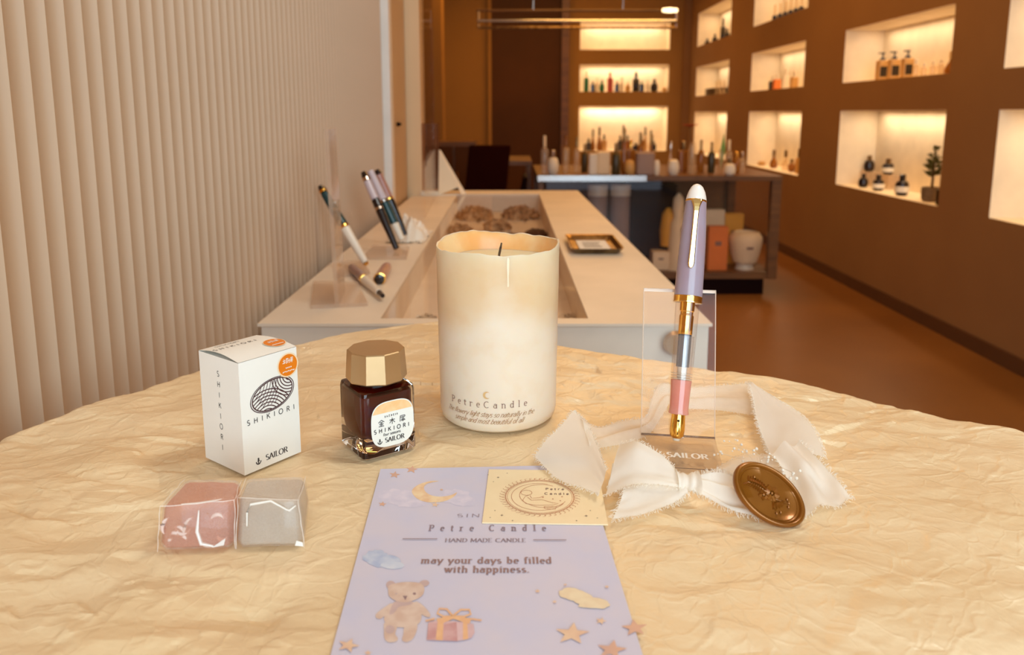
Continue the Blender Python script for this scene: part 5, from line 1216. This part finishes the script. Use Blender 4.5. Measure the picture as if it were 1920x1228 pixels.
# ================================================================== SMALL CREAM CARD
zc2 = .0012
k0, k1, k2 = P(904,979.5,zc2), P(1140,983,zc2), P(900,880,zc2)
uu = (k1-k0).normalized(); vv_ = Vector((-uu.y, uu.x, 0)); kw = (k1-k0).length; kl = (k2-k0).length
lc = thing('logo_card', 'small cream card with round moon emblem lying on the lavender card', 'card', (k0+k1)/2+vv_*kl/2)
obj('card_sheet', MB().poly([k0, k1, k1+vv_*kl, k0+vv_*kl], (0,0,-1), .0006), 'cardcream', lc)
lb_ink = mat('copper_print', RGB(196,132,96), .4, metal=.2)
e0 = P(1012,931,zc2); ER = (P(1088,931,zc2)-P(936,931,zc2)).length/2
fe = lambda u, v: e0+uu*u+vv_*v+Vector((0,0,.00012))
mb = MB()
for s_, wd_ in ((.84,.0004),(.80,.0002)): strokes_mesh(mb, [[(ER*s_*math.cos(2*PI*i/60), ER*s_*math.sin(2*PI*i/60)) for i in range(61)]], fe, wd_)
obj('emblem_ring', mb, lb_ink, lc)
mb = MB(); wr = []
for k in range(46):
    t_ = 2*PI*k/46; r_ = ER*.92; wr.append(arc(r_*math.cos(t_), r_*math.sin(t_), ER*.075, ER*.05, math.degrees(t_), math.degrees(t_)+280, 7))
strokes_mesh(mb, wr, fe, .00022); obj('emblem_wreath', mb, lb_ink, lc)
mb = MB()
cresc = [arc(-ER*.02,0,ER*.68,ER*.68,70,330,24), arc(ER*.06,ER*.06,ER*.56,ER*.56,60,240,18)+arc(ER*.12,0,ER*.55,ER*.55,235,335,12)]
lady = [arc(-.33*ER,.18*ER,.14*ER,.13*ER,0,360,12), [(-.2*ER,.12*ER),(-.36*ER,-.02*ER),(-.42*ER,-.2*ER),(-.34*ER,-.36*ER)], [(-.24*ER,.04*ER),(-.2*ER,-.1*ER),(0,-.06*ER),(.1*ER,.02*ER)], [(-.3*ER,-.05*ER),(-.2*ER,-.2*ER),(.05*ER,-.16*ER),(.3*ER,-.3*ER),(.45*ER,-.34*ER),(.32*ER,-.42*ER),(-.1*ER,-.44*ER),(-.34*ER,-.36*ER)], [(.1*ER,-.5*ER),(.4*ER,-.5*ER),(.36*ER,-.62*ER),(.12*ER,-.6*ER),(.1*ER,-.5*ER)]]
strokes_mesh(mb, cresc+lady, fe, .00028)
for (a1, b1) in ((.08,-.05),(.32,-.12),(.55,.0),(.5,-.2)): strokes_mesh(mb, [[(a1*ER-.0005,b1*ER),(a1*ER+.0005,b1*ER)],[(a1*ER,b1*ER-.0006),(a1*ER,b1*ER+.0006)]], fe, .0003)
obj('emblem_moon', mb, lb_ink, lc)
mb = MB(); text(mb, 'Petre', lambda u, v: fe(u+ER*.38, v+ER*.34), .0030, wgt=.14, gap=.3); text(mb, 'Candle', lambda u, v: fe(u+ER*.42, v+ER*.10), .0030, wgt=.14, gap=.3); obj('emblem_name', mb, 'inkbrown', lc)
mb = MB()
for (px, py, r) in ((915,890,.0005),(934,895,.0009),(951,887,.0005),(925,903,.0005),(928,957,.0005),(941,966,.0009),(919,970,.0005),(961,976,.0006),(1107,957,.0005),(1099,967,.0010),(1120,971,.0005),(1081,976,.0006)):
    q = P(px, py, zc2+.0001); mb.poly([q+uu*(r if i%2==0 else r*.45)*math.cos(PI*i/4)+vv_*(r if i%2==0 else r*.45)*math.sin(PI*i/4) for i in range(8)])
obj('printed_star', mb, mat('taupe_print', RGB(150,124,104), .6), lc, kind='stuff')

# ================================================================== ACRYLIC PEN STAND AND PEN
l0, l1 = P(1202,819,.0015), P(1340,827,.0015)
ux_ = (l1-l0).normalized(); fwd = Vector((ux_.y, -ux_.x, 0))      # towards the viewer
wS = (l1-l0).length; lean = Vector((-fwd.x*.30, -fwd.y*.30, .954)).normalized()
# length of plate from the top edge row
def on_line(o_, d_, py):
    lo_, hi_ = 0.0, .3
    for _ in range(40):
        mid_ = (lo_+hi_)/2; q = o_+d_*mid_; q2 = Vector((q.x, q.y, q.z-CZ)); dep = q2.y*cp-q2.z*sp; v_ = -(q2.z*cp+q2.y*sp)/dep*F+CY
        if v_ > py: lo_ = mid_
        else: hi_ = mid_
    return lo_
HP = on_line((l0+l1)/2, lean, 545)
ps = thing('acrylic_pen_stand', 'clear acrylic pen stand with engraved lettering, right of the candle', 'stand', (l0+l1)/2)
tp_th = .003; nb3 = ux_.cross(lean)  # plate normal
def slab(o_, ua, la, ub, lb__, nn, th, ends=True):
    a_ = [o_, o_+ua*la, o_+ua*la+ub*lb__, o_+ub*lb__]
    if ends: return MB().poly(a_, nn, th)
    b_ = [q+nn*th for q in a_]      # the foot end runs into the bend, so it has no face of its own
    return MB().add(a_+b_, [(0,1,2,3),(4,5,6,7),(1,2,6,5),(2,3,7,6),(3,0,4,7)])
zup = Vector((0,0,.0008))
obj('upright_plate', slab(l0+zup, ux_, wS, lean, HP, nb3, tp_th, False), 'acrylic', ps)
obj('foot_plate', slab(l0+Vector((0,0,-.0009)), ux_, wS, fwd, .044, Vector((0,0,1)), .003), 'acrylicfoot', ps)
ed = MB().tube([l0+zup, l0+zup+lean*HP], .0003, 6).tube([l1+zup, l1+zup+lean*HP], .0003, 6)
ed.add([q+nb3*.0001 for q in (l0+zup+lean*HP, l1+zup+lean*HP, l1+zup+lean*HP+nb3*tp_th, l0+zup+lean*HP+nb3*tp_th)], [(0,1,2,3)])
o1, o2 = l0+zup+lean*HP, l1+zup+lean*HP
ed.poly([o1-lean*.0018-nb3*.0003, o2-lean*.0018-nb3*.0003, o2-nb3*.0003, o1-nb3*.0003], -nb3, .0004)
obj('polished_edge', ed, mat('polished_acrylic_edge', RGB(240,214,190), .15, alpha=.8), ps)
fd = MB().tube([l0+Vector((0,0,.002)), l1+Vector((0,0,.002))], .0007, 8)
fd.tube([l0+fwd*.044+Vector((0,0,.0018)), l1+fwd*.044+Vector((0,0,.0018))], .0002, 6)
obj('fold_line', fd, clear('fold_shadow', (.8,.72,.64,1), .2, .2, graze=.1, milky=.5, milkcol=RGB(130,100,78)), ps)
# lettering engraved on the foot
mb = MB(); text(mb, 'SAILOR', lambda u, v: l0+ux_*(wS*.58+u)+fwd*(.0315-v)+Vector((0,0,.0024)), .0088, wgt=.15, thin=.06, serif=.06, gap=.05, xs=.78); obj('engraved_name', mb, 'white', ps)
# ledge the nib rests in
obj('nib_rest', MB().tube([l0.lerp(l1,.5)+fwd*.0035+Vector((-.003,0,.0028)), l0.lerp(l1,.5)+fwd*.0035+Vector((.003,0,.0028))], .0011, 8), 'acrylicedge', ps, smooth=True)

tip = P(1268, 826, .004); topd = None
# pen axis: parallel to the plate with a slight sideways tilt, passing through image point (1308,345)
tip = tip
def proj(q):
    z_ = q.z-CZ; dep = q.y*cp-z_*sp; return CX+F*q.x/dep, CY-(z_*cp+q.y*sp)/dep*F
best = None
for s_ in [i*.002 for i in range(-80, 120)]:
    d_ = (lean + ux_*s_).normalized(); Lp = on_line(tip, d_, 345)
    x_ = proj(tip+d_*Lp)[0]
    if best is None or abs(x_-1308) < best[0]: best = (abs(x_-1308), d_, Lp)
pd, PL = best[1], best[2]
RP = frame(pd, ux_)
def Lof(py): return on_line(tip, pd, py)
def rad(py, halfpx): q = tip+pd*Lof(py); return halfpx*depth(q)/F
def lathe_px(prof, n=32): return MB().lathe([(rad(py, hw), Lof(py)) for py, hw in prof], tip, RP, n)
pn = thing('demonstrator_pen', 'fountain pen with lavender cap and clear barrel propped nib down on the stand', 'pen', tip)
obj('nib', lathe_px([(826,2),(817,12.5),(806,14),(792,13.6),(776,12.4)]), 'gold', pn, smooth=True)
qn = tip+pd*Lof(800); fw = -(nb3 if nb3.y > 0 else -nb3)
obj('nib_slit', MB().tube([tip+pd*Lof(814)+fw*(rad(814,12.9)), tip+pd*Lof(788)+fw*rad(788,13.2)], .00028, 6).lathe([(.0001,-.0003),(.0008,0),(.0001,.0003)], tip+pd*Lof(788)+fw*rad(788,13.3), frame(fw), 8), 'penblack', pn)
obj('nib_feed', lathe_px([(829,3),(828,6),(820,7.5),(816,7)]), 'bottlewhite', pn, smooth=True)
obj('grip_section', lathe_px([(777,15),(776,18.5),(773,18.8),(765,17.6),(740,18.2),(714,19.5),(712,19)]), 'pink', pn, smooth=True)
mcl = clear('clear_barrel', (.98,.95,.93,1), .45, .03)
obj('barrel', lathe_px([(714,19.2),(700,20),(640,20.8),(568,22.2),(562,22.4)]), mcl, pn, smooth=True)
obj('inner_liner', lathe_px([(712,16),(700,16.5),(640,17),(630,17)]), clear('inner_liner', (.97,.93,.91,1), .5, .05, milky=.12), pn, smooth=True)
obj('barrel_thread', MB().add([], []).tube([tip+pd*Lof(711), tip+pd*Lof(709)], rad(710,19.6), 24).tube([tip+pd*Lof(706), tip+pd*Lof(704.5)], rad(705,19.8), 24).tube([tip+pd*Lof(701), tip+pd*Lof(699.5)], rad(700,20), 24), M['acrylicedge'], pn, smooth=True)
obj('converter_knob', lathe_px([(627,12.5),(626,13),(592,13.2),(590,11.8),(585,11.8),(583,13.4),(566,13.8),(560,13.8)], 24), 'gold', pn, smooth=True)
obj('converter_body', lathe_px([(688,12),(687,12.2),(628,12.4),(627,12)], 24), 'converter', pn, smooth=True)
obj('converter_nose', lathe_px([(712,6.5),(708,8.5),(690,9.5),(688,10)], 24), 'bottlewhite', pn, smooth=True)
obj('cap_band', lathe_px([(568,25),(567,26.4),(556,26.4),(555,25.6)]), 'gold', pn, smooth=True, angle=25)
obj('band_line', lathe_px([(567.4,26.9),(566.6,27),(565.6,27)]), 'goldb', pn, smooth=True)
cap_o = obj('cap', lathe_px([(555,25.9),(545,26),(500,25.2),(460,24.2),(420,22.2),(400,20.8),(385,19.6),(376,18.9)]), 'lav', pn, smooth=True)
obj('finial', lathe_px([(376,18.6),(374.6,19),(368,17.8),(360,15.4),(352,11.6),(347.5,7.5),(345.4,3.4),(345,.4)]), 'white_resin', pn, smooth=True)
# clip: hugs the cap on the side facing the viewer
def onpen(py, side_px, lift_px):
    q = tip+pd*Lof(py); k = depth(q)/F; return q + ux_*side_px*k + fw*lift_px*k
cl_prof = [(377,10.5,20.5,2.4),(381,10.2,22.5,2.8),(386,8.2,24.5,3),(392,6.2,26,3),(400,5.2,27,2.8),(430,5.0,28.6,2.6),(460,5.2,29.6,2.6),(480,5.6,30,2.6),(496,6.2,30,2.8),(501,5.2,29.6,2.8),(505,2.6,29,2.4)]
mb = MB(); rings = []
for py, hw, lf_, th2 in cl_prof:
    cxp = (-2.2)*(py-377)/128
    a1 = onpen(py, cxp-hw, lf_); b1 = onpen(py, cxp+hw, lf_); a2 = onpen(py, cxp-hw*.72, lf_+th2); b2 = onpen(py, cxp+hw*.72, lf_+th2)
    rings.append([a1, b1, b2, a2])
mb.rings(rings); obj('clip', mb, 'goldb', pn, bevel=.00015)
obj('clip_collar', lathe_px([(379,19.3),(378.5,19.8),(376,19.6),(375.5,19.1)]), 'gold', pn, smooth=True)

# ================================================================== RIBBON BOW
def Z6(x_, y_): return 980+x_/3.0, 700+y_/3.0098
rbn = thing('chiffon_ribbon', 'frayed white chiffon ribbon tied in a bow around the pen stand foot', 'ribbon', P(1285, 915))
def cr(p0, p1, p2, p3, t): return .5*((2*p1)+(-p0+p2)*t+(2*p0-5*p1+4*p2-p3)*t*t+(-p0+3*p1-3*p2+p3)*t**3)
fringe = MB()
def hair(q, d, ln, up):
    side = d.cross(Vector((0,0,1))).normalized()*random.choice((-1,1)); pts_ = []; cl_ = random.uniform(.2, 1.3)
    for k in range(6):
        f = k/5; pts_.append(q + d*ln*f*(1-.35*cl_*f) + side*ln*.7*cl_*f*f*math.sin(1+f*2) + Vector((0,0,up*f*(1-f)*2)))
    for p_ in pts_: p_.z = max(p_.z, .0006)
    fringe.tube(pts_, .00013, 3)
def strip(secs, m='chiffon', fold=.0012, nfold=3, lift=.0012, name='ribbon_strip', fr=(1,1,0,0), seed=0, dens=1.0, sub=12):
    A_ = [P(*Z6(s_[0], s_[1]), s_[4]) for s_ in secs]; B_ = [P(*Z6(s_[2], s_[3]), s_[5] if len(s_) > 5 else s_[4]) for s_ in secs]
    n_ = len(secs); nu = (n_-1)*sub; nv = 26
    def ed_(T, s_):
        i = min(int(s_), n_-2); t_ = s_-i; g = lambda k: T[max(0, min(n_-1, k))]
        return cr(g(i-1), g(i), g(i+1), g(i+2), t_)
    rows_ = []
    for i in range(nu+1):
        s_ = i/sub; a1, b1 = ed_(A_, s_), ed_(B_, s_); row = []
        for j in range(nv+1):
            v = j/nv; q = a1.lerp(b1, v)
            h_ = fold*(math.sin(v*PI*nfold+seed+.8*math.sin(s_*1.3+seed)) + .6*noise.noise(Vector((s_*1.2+seed, v*5, seed))))*min(1, (a1-b1).length/.02)
            q = q + Vector((0,0,max(h_, -q.z+.0016)+ (lift*math.sin(PI*v)))) ; q.z = max(q.z, .0016)
            row.append(q)
        rows_.append(row)
    mb = MB().add([q for r_ in rows_ for q in r_], [(i*(nv+1)+j, i*(nv+1)+j+1, (i+1)*(nv+1)+j+1, (i+1)*(nv+1)+j) for i in range(nu) for j in range(nv)])
    obj(name, mb, m, rbn, smooth=True, angle=180)
    def run(pts_, inn, cnt):
        for k in range(len(pts_)-1):
            for _ in range(cnt):
                f = random.random(); q = pts_[k].lerp(pts_[k+1], f); d = (q-inn[k].lerp(inn[k+1], f)).normalized(); d = (d+(pts_[k+1]-pts_[k]).normalized()*random.uniform(-.8,.8)).normalized()
                hair(q-d*.0004, d, random.uniform(.0015,.0042), random.uniform(0,.0015))
    def per(pts_): 
        L_ = sum((b_-a_).length for a_, b_ in zip(pts_, pts_[1:])); return max(1, int(L_/(len(pts_)-1)/.00052*dens))
    if fr[0]: e_ = [r_[0] for r_ in rows_]; run(e_, [r_[2] for r_ in rows_], per(e_))
    if fr[1]: e_ = [r_[-1] for r_ in rows_]; run(e_, [r_[-3] for r_ in rows_], per(e_))
    if fr[2]: run(rows_[0], rows_[min(3,nu)], per(rows_[0]))
    if fr[3]: run(rows_[-1], rows_[-4], per(rows_[-1]))
# band behind the stand and to the left
strip([(1290,60,1310,235,.006,.002),(1100,78,1100,205,.006,.002),(920,85,900,195,.008,.002),(780,60,830,170,.012,.004),(725,150,780,235,.006,.003),(690,255,715,330,.004,.003),(560,278,575,385,.004,.003),(430,308,450,412,.006,.004),(330,255,380,440,.010,.006)], 'chiffonthin', seed=1, dens=.6)
# left panel
strip([(285,215,68,470,.010,.004),(345,275,190,598,.008,.003),(415,400,330,655,.007,.003),(470,560,430,690,.007,.004)], 'chiffon', fold=.0010, nfold=2, fr=(1,1,1,0), seed=2)
# right panel (folded triangle)
strip([(1276,52,1300,62,.012,.012),(1296,150,1450,165,.011,.008),(1318,265,1590,262,.010,.006),(1352,360,1668,372,.009,.006),(1392,452,1692,468,.007,.006)], 'chiffon', fold=.0009, nfold=2, seed=3)
# right tail
strip([(1385,445,1555,385,.012,.014),(1470,545,1680,505,.009,.012),(1530,660,1765,625,.005,.006),(1585,795,1850,722,.003,.003)], 'chiffon', fold=.0022, nfold=3, fr=(1,1,0,1), seed=4)
# soft fold under the seal
strip([(985,590,1060,615,.007,.005),(1100,520,1220,640,.008,.005),(1180,480,1330,640,.008,.004),(1260,450,1420,640,.006,.004),(1390,450,1560,620,.008,.004)], 'chiffonthin', seed=5, dens=.5)
# bow: left loop (lower layer, then upper), left tail, right loop, knot
strip([(885,600,880,655,.010,.008),(760,520,740,660,.008,.004),(600,480,560,660,.006,.003),(510,500,480,640,.010,.006)], 'chiffon', fold=.001, fr=(0,1,0,0), seed=6)
strip([(880,575,890,650,.014,.011),(790,480,740,640,.019,.011),(650,398,600,640,.022,.010),(548,395,465,690,.016,.006)], 'chiffon', fold=.0014, nfold=2, fr=(1,1,0,0), seed=7)
strip([(900,625,930,672,.012,.010),(770,610,850,738,.011,.005),(650,625,690,798,.009,.003),(578,655,508,832,.008,.002)], 'chiffon', fold=.0010, nfold=2, fr=(0,1,0,1), seed=8)
strip([(960,590,950,660,.014,.010),(1060,570,1050,715,.017,.007),(1170,590,1180,790,.014,.004),(1260,650,1325,812,.008,.003)], 'chiffon', fold=.0018, nfold=4, fr=(1,1,0,1), seed=9, dens=1.5)
kq0, kq1 = P(*Z6(862,612), .011), P(*Z6(990,618), .012)
def knot(u, v):
    a1 = v*2*PI; c_ = kq0.lerp(kq1, u); r_ = .0036+.0018*abs(2*u-1)**2 + .0004*math.sin(u*17+v*9)
    return c_+Vector((0, math.cos(a1)*r_*1.5, math.sin(a1)*r_*1.1))
obj('knot', MB().grid(knot, 20, 24), 'chiffon', rbn, smooth=True, angle=180)
obj('fringe', fringe, 'thread', rbn, kind='stuff')

# ================================================================== WAX SEAL
ctr = P(1441, 927, .0135); m_ = Vector((.0157,-.0055,-.0102)).normalized(); n0 = Vector((0,-.62,.78)); nn = (n0-m_*n0.dot(m_)).normalized(); bb = nn.cross(m_)
RS = Matrix((m_, bb, nn)).transposed(); AM, BMn = .0196, .0138
se = thing('wax_seal', 'oval bronze wax seal with flower relief leaning on the ribbon', 'wax seal', ctr-Vector((0,0,.0125)))
def er(s_, z, n_=56, w_=0): return [Vector((AM*s_*math.cos(2*PI*i/n_)*(1+w_*math.sin(3*2*PI*i/n_+1)), BMn*s_*math.sin(2*PI*i/n_)*(1+w_*math.sin(2*2*PI*i/n_)), z)) for i in range(n_)]
obj('seal_rim', MB().rings([er(.5,-.0014), er(.95,-.0016,w_=.01), er(.99,-.0010,w_=.01), er(1.0,0,w_=.01), er(.99,.0010,w_=.01), er(.965,.0018), er(.93,.0022), er(.89,.0021), er(.86,.0014), er(.845,.0006), er(.83,.0002), er(.5,.0002)], ctr, RS), 'wax', se, smooth=True, angle=60)
obj('inner_line', MB().rings([er(.80,.0002), er(.785,.0005), er(.77,.0002)], ctr, RS, caps=False), 'wax', se, smooth=True)
mb = MB()
def sp3(u, v, z=.0004): return ctr + RS @ Vector((u, v, z))
def leafr(x_, y_, a1, ln, wd_):
    ca, sa = math.cos(a1), math.sin(a1); wd_ *= 1.45; ln *= 1.12; pts_ = [(0,0),(ln*.3,wd_),(ln*.7,wd_*.8),(ln,0),(ln*.7,-wd_*.8),(ln*.3,-wd_)]
    base_ = [sp3(x_+u*ca-v*sa, y_+u*sa+v*ca, .0002) for u, v in pts_]; r1 = sp3(x_+ln*.15*ca, y_+ln*.15*sa, .0015); r2 = sp3(x_+ln*.85*ca, y_+ln*.85*sa, .0012)
    mb.add(base_+[r1, r2], [(0,1,6),(1,2,7,6),(2,3,7),(3,4,7),(4,5,6,7),(5,0,6)])
for k in range(9):
    f = k/8; x_ = -.0105+.0085*f; y_ = .0018*math.sin(f*2.4)-.0012
    leafr(x_, y_, 2.2-.3*f, .0034-.0006*f, .0006); leafr(x_, y_, -2.3+.4*f, .0034-.0006*f, .0006)
for k in range(6): a1 = k*PI/3+.3; leafr(.0010+.0006*math.cos(a1), .0012+.0006*math.sin(a1), a1, .0036, .0013)
for k in range(5): a1 = k*2*PI/5; leafr(-.0022+.0004*math.cos(a1), -.0022+.0004*math.sin(a1), a1, .0022, .0008)
for k in range(7): leafr(.0035+.0005*k, -.0015+.0003*k, -1.25+.33*k, .0040-.0003*k, .0006)
mb.tube([sp3(-.0115,-.0012,.0004), sp3(-.004,.0002,.0007), sp3(.002,-.001,.0007), sp3(.0062,-.0052,.0005)], .0003, 6)
mb.tube([sp3(.002,-.001,.0006), sp3(.006,.0005,.0008), sp3(.0098,.0018,.0005)], .00025, 6)
for (x_, y_) in ((.0102,.0022),(.0108,.0004),(.0088,.0034),(.0085,-.0046),(.0070,-.0064),(-.0098,.0030),(.0010,.0012),(-.0022,-.0022)): mb.lathe([(.0007,0),(.0006,.0008),(.0001,.0011)], sp3(x_, y_, .0004), RS, 8)
obj('flower_relief', mb, 'wax', se, smooth=True, angle=40)

# ================================================================== TINY DRIED SPRIG between stand and seal
sg = thing('dried_sprig', 'tiny white dried gypsophila sprig between the stand and the seal', 'dried flower', P(1420, 868))
mb = MB(); dots = []
for k in range(15):
    a = P(1350+random.uniform(-6,8), 842+random.uniform(-8,8), .004); px = random.uniform(1352,1492); py = 826+ (px-1352)*.42+random.uniform(-8,26); e = P(px, py, .010+random.uniform(0,.006))
    a = P(1425, 878, .004); mb.tube([a, a.lerp(e,.5)+Vector((random.gauss(0,.002),0,.002)), e], .00012, 4); dots.append(e)
    for _ in range(3): dots.append(e+Vector((random.gauss(0,.003),random.gauss(0,.003),random.gauss(0,.001))))
obj('stems', mb, 'petalpale', sg, kind='stuff')
mb = MB()
for e in dots:
    r_ = random.uniform(.0004,.0010); mb.lathe([(.0001,-r_),(r_*.8,-r_*.5),(r_,0),(r_*.7,r_*.6),(.0001,r_*.8)], e, frame((random.gauss(0,1),random.gauss(0,1),1)), 6)
obj('buds', mb, 'cloth', sg, kind='stuff', smooth=True)
